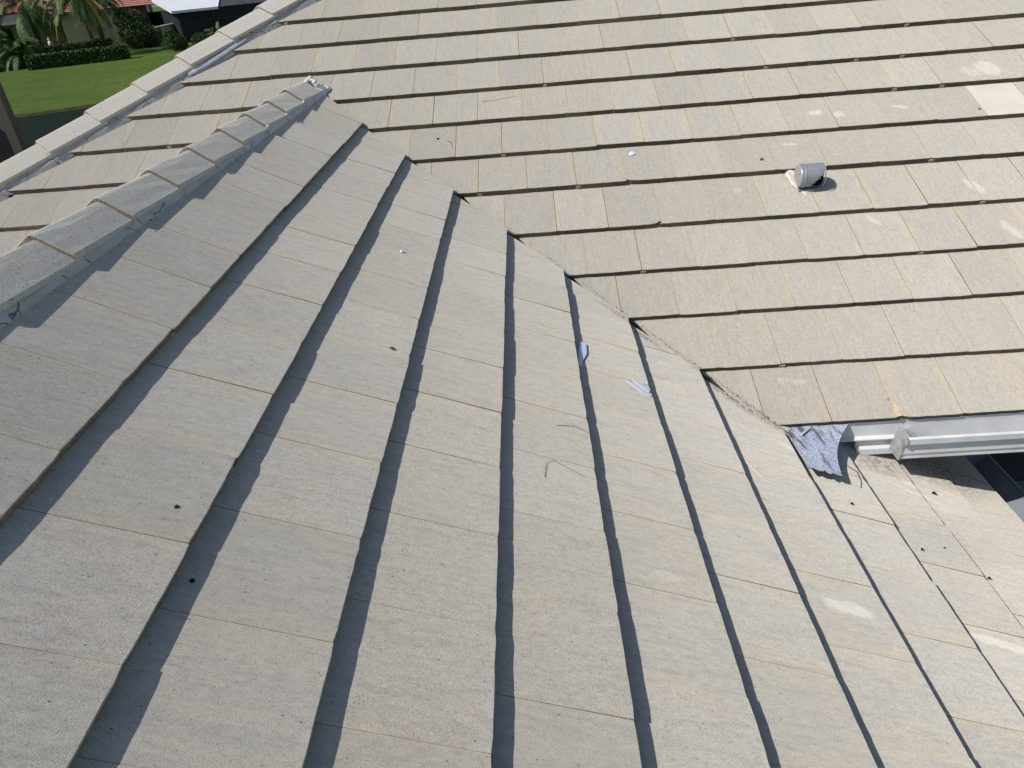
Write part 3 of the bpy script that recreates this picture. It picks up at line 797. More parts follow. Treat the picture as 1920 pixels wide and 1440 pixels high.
def smear(name, pts, mat, fA=surfA, h=.003):
    bm = bmesh.new(); vs = [bm.verts.new(fA(x, y, h + dz)) for x, y, dz in pts]; lo_ = [bm.verts.new(fA(x, y, h + dz - .0025)) for x, y, dz in pts]
    bm.faces.new(vs); bm.faces.new(lo_[::-1]); n = len(vs)
    for i in range(n): bm.faces.new((vs[i], lo_[i], lo_[(i + 1) % n], vs[(i + 1) % n]))
    return from_bm(name, bm, mat)
tag(smear('tile_sliver', [(x, y, dz) for (x, y), dz in zip([(3.021, -2.436), (3.029, -2.442), (3.032, -2.517), (3.004, -2.521), (3.004, -2.48)], (.001, .001, .010, .012, .006))], M['straw'], surfB, .004), 'pale wood coloured sliver stuck in the eave tile joint above the gutter', 'tile sliver', g_deb)
tag(smear('dirt_and_gap_shade', [(x - .012, y - .002, .0015) for x, y in ((3.018, -2.417), (3.022, -2.43), (3.0, -2.47))] , M['char'], surfB, .002), 'painted gap shade along the left of the pale eave sliver', 'dirt crumb', g_deb)  # dark patch painted in for the shade of the open gap

tag(lump_obj(surfB(-2.01, -.70), NBv, .013, M['char'], 5, 'dirt_and_gap_shade'), 'dark lump at the far left beside the hip flashing', 'dirt crumb', g_deb)
tag(lump_obj(surfA(.55, -4.05), NA, .0055, M['char'], 2, 'dirt_and_gap_shade'), 'black crumb in sunlight on the second course from the ridge', 'dirt crumb', g_deb)
tag(lump_obj(surfA(.64, -4.21), NA, .0055, M['char'], 3, 'dirt_and_gap_shade'), 'black crumb lying in the long shadow below the second course', 'dirt crumb', g_deb)
tag(lump_obj(surfA(.78, -2.19), NA, .008, M['stone'], 4, 'pebble'), 'small white pebble on the third course of the side slope', 'pebble', g_deb)
tag(leaf_obj(surfA(.86, -3.07), NA, .022, .2, M['leaf']), 'thin tan leaf at the edge of the third shadow line', 'leaf', g_deb)
tag(leaf_obj(surfA(2.46, -2.745, .002), NA, .034, -.3, M['leaf']), 'brown curled leaf just left of the blue grey felt', 'leaf', g_deb)
tag(twig_obj([surfA(1.37, -3.50, .002), surfA(1.375, -3.43, .004), surfA(1.40, -3.40, .004)], .0008, M['twig']), 'hair thin bent twig on the fifth course', 'twig', g_deb)
tag(twig_obj([surfA(1.40, -3.40, .002), surfA(1.47, -3.44, .004), surfA(1.50, -3.45, .002)], .0008, M['twig']), 'second hair thin twig to the right of the bent one', 'twig', g_deb)
tag(twig_obj([surfA(1.42, -3.19, .002), surfA(1.48, -3.17, .004), surfA(1.53, -3.185, .002)], .0009, M['twig']), 'dark twig at the right edge of the fifth course above the bent one', 'twig', g_deb)
tag(twig_obj([surfA(2.72, -2.72, .003), surfA(2.745, -2.76, .008), surfA(2.735, -2.83, .006), surfA(2.715, -2.88, .003)], .0018, M['twig']), 'curved twig beside the right corner of the felt', 'twig', g_deb)
for (x, y, s, a, lab) in ((3.20, -2.66, .032, .1, 'curled black leaf in the gutter shade on the right'), (2.62, -3.02, .022, .3, 'dark shrivelled leaf below the felt flap'),
                       (2.86, -3.17, .022, .5, 'dark leaf flake further down the course below the felt'), (3.14, -3.21, .024, .2, 'dark pointed flake on the tenth course'), (2.98, -3.12, .014, .2, 'small dark flake between two larger flakes on the right')):
    tag(leaf_obj(surfA(x, y, .001), NA, s, a, M['char']), lab, 'leaf', g_deb)
# thin flat scraps in a pale blue colour
g_s = 'pale blue plastic scraps on the side slope'
tag(smear('plastic_scrap', [(1.565, -2.42, .006), (1.592, -2.43, .006), (1.588, -2.52, .005), (1.565, -2.60, .004), (1.555, -2.66, .003), (1.545, -2.64, .003), (1.552, -2.54, .004)], M['scrap']), 'pale blue scrap lying across a shadow line near the valley', 'scrap', g_s)
tag(smear('plastic_scrap', [(1.765, -2.645, .003), (1.800, -2.648, .003), (1.826, -2.70, .003), (1.822, -2.715, .003), (1.795, -2.69, .003)], M['scrap']), 'flat pale blue scrap with a pointed end in full sun', 'scrap', g_s)
tag(smear('plastic_scrap', [(1.735, -2.665, .002), (1.742, -2.662, .002), (1.80, -2.72, .002), (1.828, -2.742, .002), (1.822, -2.748, .002), (1.79, -2.732, .002)], M['scrap']), 'thin pale blue strip just below the flat scrap', 'scrap', g_s)
# crack filled with sealant on the tile by the felt
tag(twig_obj([surfA(2.15, -2.73, .001), surfA(2.155, -2.81, .001), surfA(2.135, -2.86, .001), surfA(2.165, -2.90, .001), surfA(2.19, -2.95, .001), surfA(2.21, -3.00, .001), surfA(2.235, -3.04, .001)], .0018, M['stone'], 'sealant_bead'), 'wavering white bead of sealant along a crack left of the felt', 'sealant bead', g_deb)
# leaf litter and grit caught in the lower valley
R5 = random.Random(12); bm = bmesh.new()
for k in range(380):
    x = 2.47 - 1.25 * R5.random() ** 1.7; y = -1.035 * x - .055 + R5.gauss(0, .010)
    p = Vector((x, y, -K * x + .002 + abs(R5.gauss(0, .003)) - max(0, (x + y) + .07) * .5)); sz = R5.uniform(.0015, .005) * (1.6 if R5.random() < .08 else 1)
    a = Vector((R5.gauss(0, 1), R5.gauss(0, 1), R5.gauss(0, .5))).normalized(); e = a.cross(Vector((R5.gauss(0, .3), R5.gauss(0, .3), 1))).normalized()
    bm.faces.new([bm.verts.new(v) for v in (p - a * sz, p + e * sz * .5, p + a * sz, p - e * sz * .5)]).material_index = int(R5.random() < .3)
tag(from_bm('leaf_litter', bm, [M['char'], M['twig']]), 'line of dark grit and leaf litter caught in the lower valley', 'leaf litter', kind='stuff')

#==BACKGROUND==
# ------------------------------------------------------------------ the yard, the pond and the neighbours
def grass_mat():
    b = NB('lawn grass'); o = b.obj()
    n1 = b.noise(o, .35, 4); n2 = b.noise(b.map(o, scale=(1, 2.5, 1)), 2.2, 5, .7); n3 = b.noise(o, 14, 3, .7)
    col = b.mix(b.ramp(n1, .35, .65), (.085, .135, .019), (.125, .182, .030))
    col = b.mix(b.ramp(n2, .40, .62, 0, .8), col, (.045, .075, .018))
    col = b.mix(b.ramp(n3, .45, .7, 0, .5), col, (.12, .17, .045))
    b.bump(n3, .05, .6); return b.out(col, .95, .1)
M['grass'] = grass_mat()
M['soil'] = simple('bare bank soil', (.10, .09, .045), .95, .1, 0, .3, 2)
wb = NB('pond water'); wn = wb.noise(wb.map(wb.obj(), scale=(1, 3, 1)), 2.4, 4, .6)
wb.bump(wn, .03, .5); M['water'] = wb.out((.010, .016, .008), .5, .02)
M['foliage'] = None
def leafmat(name, a, c, spec=.35):
    b = NB(name); n = b.noise(b.obj(), 5.5, 3, .7)
    return b.out(b.mix(b.ramp(n, .35, .68), a, c), .6, spec)
M['palm'] = leafmat('palm leaf', (.035, .075, .014), (.095, .150, .032))
M['palmdry'] = leafmat('golden palm fruit stalk', (.30, .20, .02), (.50, .36, .04))
M['bush'] = leafmat('bush leaf', (.020, .045, .010), (.050, .090, .020))
M['hedge'] = leafmat('hedge leaf', (.028, .060, .010), (.075, .125, .022))
M['trunk'] = simple('grey palm trunk', (.13, .125, .12), .9, .1, 0, .3, 6)
M['redroof'] = simple('red concrete roof tile', (.44, .19, .155), .8, .2, 0, .10, 1.2)
M['housewall'] = simple('cream stucco wall', (.60, .52, .36), .9, .1, 0, .06, .8)
M['pinkwall'] = simple('pale stucco wall', (.42, .36, .33), .9, .1, 0, .06, .8)
M['trim'] = simple('white house trim', (.62, .61, .60), .6, .3, 0, .05, 1)
M['darkglass'] = simple('dark window glass', (.012, .014, .018), .15, .5, 0, .1, 1)
M['screen'] = simple('dark insect screen', (.022, .024, .030), .8, .2, 0, .15, 1)
M['screen_roof'] = simple('grey screen roof', (.055, .055, .065), .6, .3, 0, .15, 1)
M['panroof'] = simple('white panel roof', (.70, .72, .76), .45, .4, 0, .05, 1)
M['slabwall'] = simple('tan garden wall', (.34, .28, .16), .9, .1, 0, .06, .8)

# ground: one sheet with the pond basin cut in it
shore = [(-70, 44), (-50, 35.5), (-36, 32.2), (-28, 31.0), (-23.7, 30.9), (-22.8, 31.25), (-22.0, 31.75), (-20.85, 32.2), (-19.5, 33.4), (-16, 37), (-8, 42), (2, 47), (30, 52)]
near = [(-70, 18), (-40, 14), (-22, 12.0), (-10, 11.5), (10, 14), (30, 20)]
bm = bmesh.new()
def sheet(bm, lineA, lineB, zA, zB, mi=0):
    va = [bm.verts.new((x, y, zA)) for x, y in lineA]; vb = [bm.verts.new((x, y, zB)) for x, y in lineB]
    for i in range(len(va) - 1): bm.faces.new((va[i], va[i + 1], vb[i + 1], vb[i])).material_index = mi
def resample(L_, n):
    P = [Vector(p) for p in L_]; d = [0]
    for a, b_ in zip(P, P[1:]): d.append(d[-1] + (b_ - a).length)
    out = []
    for k in range(n):
        t = d[-1] * k / (n - 1); i = max(j for j in range(len(d)) if d[j] <= t + 1e-9); i = min(i, len(P) - 2)
        q = P[i].lerp(P[i + 1], (t - d[i]) / (d[i + 1] - d[i])); out.append((q.x, q.y))
    return out
N_ = 60
sh = resample(shore, N_); nr = resample(near, N_)
sh = [(x, y + .12 * noise.noise(Vector((x * 1.1, 0, 0)))) for x, y in sh]
sheet(bm, sh, [(x * 6, 260) for x, y in sh], GZ, GZ)
sheet(bm, [(x, y - .10) for x, y in sh], sh, GZ - .10, GZ, 1)
sheet(bm, [(x, y - 3) for x, y in sh], [(x, y - .10) for x, y in sh], GZ - 1.6, GZ - .10, 1)
sheet(bm, nr, [(x, y - 3) for x, y in sh], GZ - 1.0, GZ - 1.6, 1)
sheet(bm, [(x, y - .5) for x, y in nr], nr, GZ, GZ - 1.0)
sheet(bm, [(x * 3, -60) for x, y in nr], [(x, y - .5) for x, y in nr], GZ, GZ)
gr = from_bm('ground', bm, [M['grass'], M['soil']]); tag(gr, 'green mown lawn sloping down to the pond bank', 'lawn', kind='structure')
bm = bmesh.new(); sheet(bm, [(-75, 11), (40, 11)], [(-75, 60), (40, 60)], GZ - .12, GZ - .12)
tag(from_bm('water', bm, M['water']), 'dark still pond water below the lawn bank', 'water', kind='structure')
bm = bmesh.new(); box(bm, 5.0, 9.5, -7, .10, GZ - .1, GZ + .02)
tag(from_bm('patio', bm, M['concrete']), 'grey concrete patio far below the eave', 'patio', kind='structure')
bm = bmesh.new(); box(bm, 3.5, 9.5, .12, 2.39, GZ - .1, GZ + .012)
tag(from_bm('porch_floor', bm, M['bronze']), 'dark shaded porch floor under the main eave', 'floor', kind='structure')

# cage post of this house's own lanai, low at the left edge of the picture
def vpost(name, x, y, wx, wy, z0, z1, mat, parent=None):
    bm = bmesh.new(); box(bm, x - wx / 2, x + wx / 2, y - wy / 2, y + wy / 2, z0, z1); return from_bm(name, bm, mat, parent)

# leaves ------------------------------------------------------------
def leaf_cloud(bm, cen, rad, n, size, R, mi=0, flat=0.0):
    for _ in range(n):
        while True:
            p = Vector((R.uniform(-1, 1), R.uniform(-1, 1), R.uniform(-1, 1)))
            if .25 < p.length < 1: break
        p = Vector((p.x * rad[0], p.y * rad[1], p.z * rad[2])) + Vector(cen)
        d = Vector((R.gauss(0, 1), R.gauss(0, 1), R.gauss(0, .7))).normalized(); e = d.cross(Vector((R.gauss(0, 1), R.gauss(0, 1), R.gauss(0, 1)))).normalized()
        s = size * R.uniform(.6, 1.4)
        v = [bm.verts.new(q) for q in (p - d * s, p + e * s * .35, p + d * s, p - e * s * .35)]
        bm.faces.new(v).material_index = mi
def bush(loc, clumps, n, size, label, seed, mat='bush', cat='bush', group=None, name='bush'):
    R = random.Random(seed); r = empty(name, loc); bm = bmesh.new()
    for (x, y, z, rx, ry, rz) in clumps: leaf_cloud(bm, (x, y, z), (rx, ry, rz), n, size, R)
    o = bpy.data.objects.new('foliage', bpy.data.meshes.new('foliage')); bm.to_mesh(o.data); bm.free(); o.data.materials.append(M[mat]); C.objects.link(o); o.parent = r
    bm = bmesh.new()
    x, y, z, *_ = clumps[0]
    for k in range(4): tube(bm, [(x + R.gauss(0, .08), y + R.gauss(0, .08), 0), (x + R.gauss(0, .2), y + R.gauss(0, .2), z * .6), (x + R.gauss(0, .4), y + R.gauss(0, .4), z)], .05, 5, r1=.015)
    me = bpy.data.meshes.new('stem'); bm.to_mesh(me); bm.free(); me.materials.append(M['trunk']); o = bpy.data.objects.new('stem', me); C.objects.link(o); o.parent = r
    tag(r, label, cat, group); return r
def frond(bm, base, az, el0, length, droop, R, nl=42, ll=.55, lw=.030, mi=0):
    d = Vector((math.cos(az) * math.cos(el0), math.sin(az) * math.cos(el0), math.sin(el0))); p = Vector(base); pts = [p.copy()]; n = 14
    for i in range(n):
        d = (d + Vector((0, 0, -droop * (.5 + i / n)))).normalized(); p = p + d * (length / n); pts.append(p.copy())
    tube(bm, pts, .03, 4, mi, r1=.006)
    for k in range(nl):
        t = .12 + .88 * k / nl; f = t * n; i = min(n - 1, int(f)); q = pts[i].lerp(pts[i + 1], f - i); dd = (pts[i + 1] - pts[i]).normalized()
        side = dd.cross(Vector((0, 0, 1))); side = side.normalized() if side.length > .01 else Vector((1, 0, 0))
        for s in (-1, 1):
            L_ = ll * (1 - .55 * abs(t - .45) * 1.6) * R.uniform(.8, 1.15)
            m = q + side * s * L_ * .5 + dd * L_ * .35 + Vector((0, 0, -.12 * L_ + R.gauss(0, .03)))
            e = q + side * s * L_ * .62 + dd * L_ * .55 + Vector((0, 0, -.75 * L_ + R.gauss(0, .06)))
            w_ = dd * lw
            v = [bm.verts.new(x) for x in (q - w_, q + w_, m + w_, m - w_)]; bm.faces.new(v).material_index = mi
            v3 = bm.verts.new(e); bm.faces.new((v[3], v[2], v3)).material_index = mi
def palm(loc, h, lean, nf, fl, label, seed, r0=.19, ll=.6, stalks=(), group=None, el=(-.5, 1.2), kinds='palm_tree'):
    R = random.Random(seed); r = empty(kinds, loc)
    def ch(name, bm, mat):
        me = bpy.data.meshes.new(name); bm.to_mesh(me); bm.free(); me.materials.append(mat); o = bpy.data.objects.new(name, me); C.objects.link(o); o.parent = r; return o
    top = Vector((lean[0], lean[1], h))
    bm = bmesh.new(); tube(bm, [(0, 0, -.05), top * .25 + Vector((0, 0, 0)), top * .5, top * .75, top], r0, 9, r1=r0 * .62); ch('trunk', bm, M['trunk'])
    bm = bmesh.new()
    for k in range(nf):
        az = 2 * math.pi * (k * .618 % 1) + R.gauss(0, .15); e = R.uniform(*el)
        frond(bm, top + Vector((0, 0, .1)), az, e, fl * R.uniform(.85, 1.1), R.uniform(.10, .17), R, ll=ll)
    ch('crown', bm, M['palm'])
    for (az, L_, dr) in stalks:
        bm = bmesh.new(); frond(bm, top + Vector((0, 0, -.05)), az, -.15, L_, dr, R, nl=70, ll=.42, lw=.045); ch('fruit_stalk', bm, M['palmdry'])
    tag(r, label, 'palm tree', group); return r
g_p = 'palms between the lawn and the red roofed house'
palm((-35.9, 63.0, GZ), 5.0, (-.25, .1), 34, 4.2, 'queen palm with a pale straight trunk standing just behind the long hedge', 1, ll=.75, stalks=((-.9, 3.4, .26), (-2.6, 4.6, .20), (-.3, 3.4, .22), (.3, 3.2, .2)), group=g_p)
palm((-42.0, 64.6, GZ), 4.6, (.1, .1), 32, 4.0, 'queen palm with a dark trunk in front of the screened porch', 2, ll=.75, stalks=((-.5, 2.6, .22),), group=g_p)
palm((-38.6, 69.5, GZ), 4.4, (.0, .2), 14, 3.0, 'thin trunked palm against the lit cream wall', 3, r0=.10, ll=.6, stalks=((-1.3, 2.3, .20),), group=g_p)
palm((-43.6, 103.0, GZ), 5.5, (.2, 0), 20, 3.2, 'yellowish palm far back between the two houses', 9, ll=.6, stalks=((-1.2, 1.6, .2),))
g_l = 'low clumping palms at the left end of the hedge'
palm((-42.8, 57.6, GZ), 1.3, (.2, 0), 30, 3.0, 'broad low clumping palm at the far left edge of the lawn', 4, r0=.12, ll=.7, el=(.1, 1.3), group=g_l)
palm((-39.9, 58.3, GZ), 1.0, (0, .1), 26, 2.6, 'low clumping palm touching the left end of the hedge', 5, r0=.10, ll=.65, el=(.1, 1.3), group=g_l)
palm((-44.6, 60.8, GZ), 2.4, (0, .1), 24, 3.0, 'taller clumping palm behind the low ones at the left', 6, r0=.12, ll=.7, el=(-.1, 1.3), group=g_l)
palm((-34.2, 99.0, GZ), 5.0, (0, 0), 26, 3.6, 'dark fan of palm fronds beside the screen cage', 7, ll=.7)
# hedges
def hedge(name, P, Q, dep, h, n, label, seed, mat='hedge'):
    R = random.Random(seed); P = Vector(P); Q = Vector(Q); L_ = (Q - P).length; d = (Q - P) / L_; nn = Vector((-d.y, d.x)); bm = bmesh.new(); c = (P + Q) / 2
    for _ in range(n):
        t = R.uniform(0, L_); s = R.uniform(0, dep); z = R.uniform(.0, h)
        if R.random() < .5: z = h + R.gauss(0, .05)
        elif R.random() < .6: s = R.gauss(.04, .05)
        z += .12 * noise.noise(Vector((t * .8, 0, seed)))
        q = P + d * t + nn * s - c; p = Vector((q.x, q.y, max(.02, z)))
        a = Vector((R.gauss(0, 1), R.gauss(0, 1), R.gauss(0, 1))).normalized(); e = a.cross(Vector((R.gauss(0, 1), R.gauss(0, 1), R.gauss(0, 1)))).normalized(); sz = R.uniform(.06, .13)
        bm.faces.new([bm.verts.new(x) for x in (p - a * sz, p + e * sz * .5, p + a * sz, p - e * sz * .5)])
    m = bmesh.new(); bm.verts.ensure_lookup_table(); m.free()
    me = bpy.data.meshes.new('foliage'); bm.to_mesh(me); bm.free(); me.materials.append(M[mat]); r = empty(name, (c.x, c.y, GZ)); o = bpy.data.objects.new('foliage', me); C.objects.link(o); o.parent = r
    bm = bmesh.new(); a1 = P - c + nn * dep * .35; a2 = Q - c + nn * dep * .35; prism(bm, (a1.x, a1.y), (a2.x, a2.y), dep * .3, 0, h * .8)
    me = bpy.data.meshes.new('stem_mass'); bm.to_mesh(me); bm.free(); me.materials.append(M['bush']); o = bpy.data.objects.new('stem_mass', me); C.objects.link(o); o.parent = r
    tag(r, label, 'hedge'); return r
hedge('hedge', (-37.6, 55.2), (-30.9, 58.6), 1.1, .95, 9000, 'long clipped hedge along the top of the lawn', 1)
hedge('hedge', (-38.2, 59.0), (-34.0, 62.6), 1.2, 1.3, 6000, 'second darker hedge behind the clipped one', 2, 'bush')
bush((-35.3, 69.6, GZ), [(0, 0, 1.3, 1.5, 1.3, 1.3), (-.9, .9, 1.5, 1.0, 1.0, 1.4), (1.2, .4, 1.0, 1.2, 1.0, 1.0), (-.4, .6, 2.5, 1.6, 1.0, 1.0)], 3200, .10, 'large dark shrub mass against the tan garden wall', 3)
bush((-28.6, 62.2, GZ), [(0, 0, .9, .75, .7, .85), (.5, .3, .6, .6, .6, .6), (-.2, 0, 1.5, .5, .5, .4)], 2400, .075, 'rounded bush with a sunlit top in front of the tan wall', 4, 'hedge')
bush((-27.0, 64.4, GZ), [(0, 0, .6, 1.0, .6, .6), (.9, .3, .5, .9, .6, .5)], 1600, .075, 'low bush at the foot of the dark screen cage', 5)
palm((-27.2, 69.2, GZ), .5, (0, 0), 20, 1.4, 'small yellow green palm at the foot of the screen cage', 8, r0=.08, ll=.35, el=(.2, 1.4))
# red roofed house ------------------------------------------------------
fd = Vector((.845, .535)); fn = Vector((-.535, .845))            # along the front, away from the camera
H0 = Vector((-50.5, 67.5))
def HP(s, d=0.0): q = H0 + fd * s + fn * d; return (q.x, q.y)
hs = empty('red_roof_house', (-46, 76, GZ)); tag(hs, 'neighbour house with red tiled roof and cream walls beyond the lawn', 'house')
def part(name, bm, mats, parent=hs): return from_bm(name, bm, mats, parent)
def hb_(name, s0, s1, d0, d1, z0, z1, mat):
    bm = bmesh.new(); prism(bm, HP(s0, d0), HP(s1, d0), d1 - d0, GZ + z0, GZ + z1); return part(name, bm, mat)
hb_('wall', -14, 8.5, 3.6, 12, 0, 3.7, M['housewall'])
wl = hb_('wall', 8.5, 13.2, .0, 12, 0, 3.7, M['housewall'])
hb_('wall', 13.2, 17.0, 4.0, 12, 0, 3.7, M['pinkwall'])
hb_('corner_pilaster', 12.6, 13.35, -.25, .0, 0, 3.5, M['housewall'])
hb_('eave_trim', 8.2, 17.3, 3.0, 3.9, 3.7, 3.9, M['trim'])
hb_('window', 11.3, 11.75, -.03, .05, .6, 2.6, M['darkglass'])
hb_('window_head', 11.15, 11.9, -.10, -.0, 2.65, 2.85, M['trim'])
hb_('door', 5.2, 6.2, 3.5, 3.7, 0, 2.5, M['darkglass'])
hb_('window', 1.5, 4.0, 3.5, 3.7, .6, 2.6, M['darkglass'])
def red_roof(name, s0, s1, d0, d1, z0, rise, n=14, hipr=True):
    bm = bmesh.new()
    for k in range(n):
        a, b_ = k / n, (k + 1) / n; ins = (d1 - d0) if hipr else 0
        for (u0, u1, mi) in ((a, b_, 0),):
            z_0 = GZ + z0 + rise * u0; z_1 = GZ + z0 + rise * u1
            p = [HP(s0 + ins * u0 * .9, d0 + (d1 - d0) * u0), HP(s1 - ins * u0 * .9, d0 + (d1 - d0) * u0), HP(s1 - ins * u1 * .9, d0 + (d1 - d0) * u1), HP(s0 + ins * u1 * .9, d0 + (d1 - d0) * u1)]
            quad(bm, [(*p[0], z_0), (*p[1], z_0), (*p[2], z_1 - .05), (*p[3], z_1 - .05)])
            quad(bm, [(*p[0], z_0 - .05), (*p[1], z_0 - .05), (*p[1], z_0), (*p[0], z_0)], 1)
            for e0, e1, sg in ((0, 3, -1), (1, 2, 1)):
                q0 = HP((s0 + ins * u0 * .9) if sg < 0 else (s1 - ins * u0 * .9), d1 + (d1 - d0) * (1 - u0)); q1 = HP((s0 + ins * u1 * .9) if sg < 0 else (s1 - ins * u1 * .9), d1 + (d1 - d0) * (1 - u1))
                quad(bm, [(*p[e0], z_0), (*q0, z_0), (*q1, z_1 - .05), (*p[e1], z_1 - .05)])
    quad(bm, [(*HP(s0, d0), GZ + z0 - .08), (*HP(s1, d0), GZ + z0 - .08), (*HP(s1, d1 + d1 - d0), GZ + z0 - .08), (*HP(s0, d1 + d1 - d0), GZ + z0 - .08)], 2)
    return part(name, bm, [M['redroof'], M['bronze'], M['trim']])
red_roof('roof', -16, 9.3, 2.6, 9.0, 3.95, 3.0, 18)
red_roof('roof', 7.9, 17.6, -.8, 3.9, 3.55, 2.2, 14)
# screened porch in front
pz = M['bronze']
bm = bmesh.new(); quad(bm, [(*HP(-13, .2), GZ + 3.0), (*HP(8.4, .2), GZ + 3.0), (*HP(8.4, 3.0), GZ + 3.85), (*HP(-13, 3.0), GZ + 3.85)]); part('porch_screen_roof', bm, M['screen_roof'])
for s_ in (-12, -9, -6, -3, 0, 2.6, 5.2, 8.2):
    hb_('porch_post', s_, s_ + .10, .15, .25, 0, 3.0, pz)
hb_('porch_beam', -13, 8.4, .13, .27, 2.92, 3.05, M['trim']); hb_('porch_rail', -13, 8.4, .16, .24, 1.0, 1.08, pz)
for s_ in (-9, -3, 2.6):
    bm = bmesh.new(); p = HP(s_, .2); q = HP(s_ + 1.2, 3.0); tube(bm, [(*p, GZ + 3.05), (*q, GZ + 3.9)], .05, 5); part('porch_rafter', bm, M['trim'])
hb_('porch_floor', -13, 8.4, .0, 3.6, -.05, .06, M['pinkwall'])
# garden wall and little statue, patio bench
def solid(name, P, Q, dep, z0, z1, mat, label, cat, cap=None):
    c = (Vector(P) + Vector(Q)) / 2; r = empty(name, (c.x, c.y, GZ)); tag(r, label, cat)
    bm = bmesh.new(); prism(bm, P, Q, dep, GZ + z0, GZ + z1); from_bm('panel', bm, mat, r)
    if cap:
        P2 = Vector(P); Q2 = Vector(Q); d = (Q2 - P2).normalized(); n2 = Vector((-d.y, d.x)); P2 -= n2 * .05; Q2 -= n2 * .05
        bm = bmesh.new(); prism(bm, P2, Q2, dep + .1, GZ + z1, GZ + z1 + .08); from_bm('coping', bm, cap, r)
    return r
solid('garden_wall', (-33.3, 70.0), (-33.2, 77.6), .25, 0, 1.65, M['slabwall'], 'tan stucco garden wall running back between the two houses', 'wall', M['trim'])
solid('garden_wall', (-37.5, 70.8), (-33.32, 70.0), .25, 0, 1.62, M['slabwall'], 'short shaded garden wall turning back behind the dark shrubs', 'wall', M['trim'])
st = empty('garden_statue', (-42.2, 67.0, GZ)); tag(st, 'small pale statue standing by the porch between the palm trunks', 'statue')
bm = bmesh.new()
def lathe(bm, prof, c, seg=10):
    rings = [[bm.verts.new((c[0] + r * math.cos(2 * math.pi * k / seg), c[1] + r * math.sin(2 * math.pi * k / seg), c[2] + z)) for k in range(seg)] for r, z in prof]
    for a, b_ in zip(rings, rings[1:]):
        for k in range(seg): bm.faces.new((a[k], a[(k + 1) % seg], b_[(k + 1) % seg], b_[k]))
    bm.faces.new(rings[0]); bm.faces.new(rings[-1])
lathe(bm, [(.22, 0), (.22, .25), (.15, .30), (.17, .6), (.14, .95), (.20, 1.2), (.19, 1.35), (.07, 1.42), (.11, 1.50), (.12, 1.60), (.06, 1.70)], (-42.2, 67.0, GZ)); from_bm('figure', bm, M['trim'], st, True)
bn = empty('patio_bench', (-43.2, 65.6, GZ)); tag(bn, 'dark slatted patio bench beside the pale statue', 'bench')
for nm, P, Q, dep, z0, z1 in (('seat', (-44.0, 65.2), (-42.6, 66.1), .45, .42, .47), ('backrest', (-44.2, 65.6), (-42.8, 66.5), .05, .6, .95), ('leg', (-44.0, 65.2), (-43.95, 65.23), .45, 0, .42), ('leg', (-42.66, 66.06), (-42.6, 66.1), .45, 0, .42)):
    bm = bmesh.new(); prism(bm, P, Q, dep, GZ + z0, GZ + z1); from_bm(nm, bm, M['leaf'], bn)
# screen cage house at the right
cg = empty('screened_house', (-29, 80, GZ)); tag(cg, 'dark screened pool cage with a white panel roof corner and grey screen roof', 'pool enclosure')
cd = Vector((.55, 1.0)).normalized(); cp = Vector((-.875, .48))
Cc = Vector((-31.9, 72.2)); 
C1 = Vector((-20.0, 82.0))
bm = bmesh.new(); prism(bm, (Cc.x, Cc.y), (C1.x, C1.y), 10, GZ, GZ + 2.75); from_bm('screen_wall', bm, M['screen'], cg)
fd2 = (C1 - Cc).normalized(); fn2 = Vector((-fd2.y, fd2.x))
def CP(s, d, z): q = Cc + fd2 * s + fn2 * d; return (q.x, q.y, GZ + z)
bm = bmesh.new()
for a, b_, c_, d_, mi in (((-.6, -.5, 2.85), (4.0, -.5, 2.85), (6.5, 5, 3.9), (-.6, 5, 3.9), 0),):
    quad(bm, [CP(*a), CP(*b_), CP(*c_), CP(*d_)])
    quad(bm, [CP(a[0], a[1], a[2] - .22), CP(b_[0], b_[1], b_[2] - .22), CP(*b_), CP(*a)])
    quad(bm, [CP(a[0], a[1], a[2] - .22), CP(*a), CP(*d_), CP(d_[0], d_[1], d_[2] - .22)])
from_bm('panel_roof', bm, M['panroof'], cg)
bm = bmesh.new(); quad(bm, [CP(.6, -.06, 2.80), CP(15.3, -.06, 2.80), CP(15.3, 5, 3.75), CP(3.4, 5, 3.75)]); from_bm('screen_roof', bm, M['screen_roof'], cg)
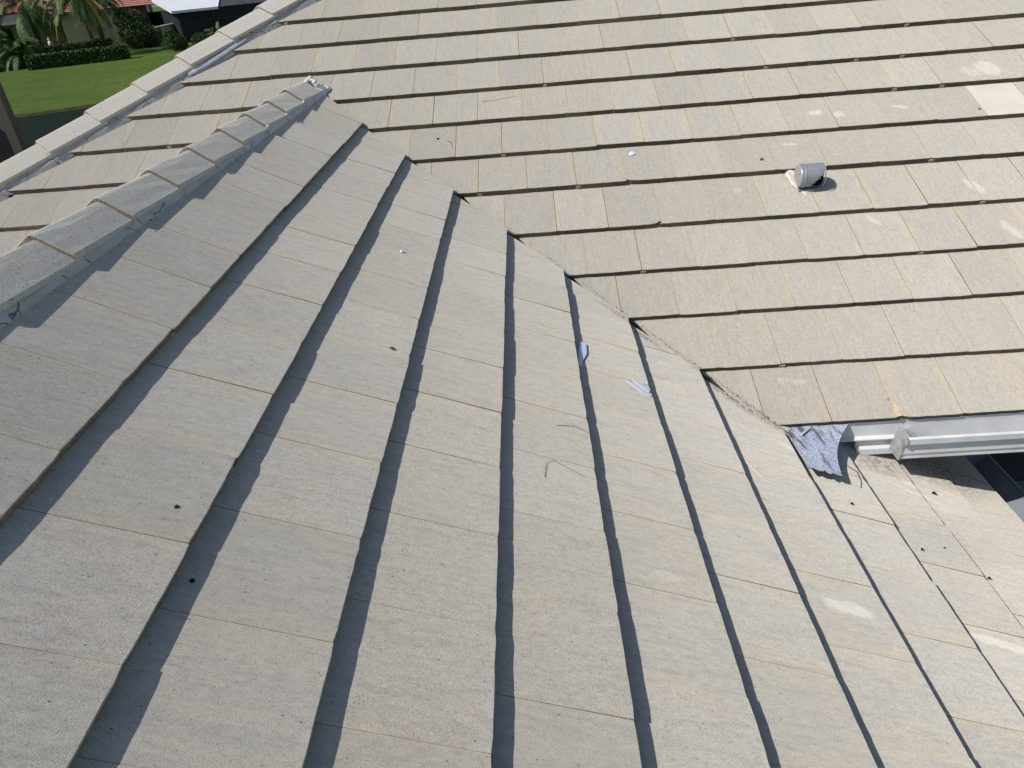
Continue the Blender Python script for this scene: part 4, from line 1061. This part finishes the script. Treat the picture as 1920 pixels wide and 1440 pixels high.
for s_ in (0, 3.4, 6.8, 10.2, 13.6):
    bm = bmesh.new(); tube(bm, [CP(s_ + .05, -.06, 0), CP(s_ + .05, -.06, 2.8)], .05, 4); from_bm('cage_post', bm, M['bronze'] if s_ != 3.4 else M['screen_roof'], cg)
    bm = bmesh.new(); tube(bm, [CP(s_ + .05, -.06, 2.86), CP(s_ + 1.2, 5, 3.85)], .06, 4); from_bm('cage_rafter', bm, M['bronze'], cg)
for z in (1.75, 2.8):
    bm = bmesh.new(); tube(bm, [CP(0, -.07, z), CP(15.3, -.07, z)], .045, 4); from_bm('cage_rail', bm, M['screen_roof'], cg)
bm = bmesh.new(); tube(bm, [CP(4.6, -.1, 0), CP(4.2, -.1, 1.0)], .12, 6); from_bm('pale_curtain', bm, M['slabwall'], cg)
# unseen trees, added above the frame to darken the pond's reflection
def big_tree(x, y, h, seed, lab):
    R = random.Random(seed); r = empty('added_unseen_tree', (x, y, GZ)); tag(r, lab, 'tree', 'unseen trees added to darken the pond')
    bm = bmesh.new(); tube(bm, [(0, 0, -.1), (.2, .1, h * .3), (0, .3, h * .6), (.3, .2, h * .8)], .4, 8, r1=.1)
    for k in range(6):
        a = k * 1.05; tube(bm, [(.1, .1, h * .35), (math.cos(a) * 1.6, math.sin(a) * 1.6, h * .6), (math.cos(a) * 3, math.sin(a) * 3, h * .75)], .16, 5, r1=.04)
    me = bpy.data.meshes.new('trunk'); bm.to_mesh(me); bm.free(); me.materials.append(M['trunk']); o = bpy.data.objects.new('trunk', me); C.objects.link(o); o.parent = r
    bm = bmesh.new()
    for k in range(16):
        leaf_cloud(bm, (R.gauss(0, 2.2), R.gauss(0, 2.2), R.uniform(h * .35, h)), (R.uniform(1.2, 2.4), R.uniform(1.2, 2.4), R.uniform(1.0, 1.8)), 260, .26, R)
    me = bpy.data.meshes.new('crown'); bm.to_mesh(me); bm.free(); me.materials.append(M['bush']); o = bpy.data.objects.new('crown', me); C.objects.link(o); o.parent = r
for k in range(9):
    big_tree(-78 + k * 8.5 + (k % 2), 108 + (k * 37 % 11), 21 + (k * 5 % 4), 100 + k, 'unseen tree added behind the houses to darken the pond, ' + ('at the very left end of the tree row', 'next to the leftmost tree of the row', 'just left of the queen palm crowns', 'straight behind the queen palm crowns', 'above the cream wall with the slim window', 'above the tan garden wall', 'behind the white panel roof corner', 'behind the dark screen cage', 'at the right end of the tree row')[k])
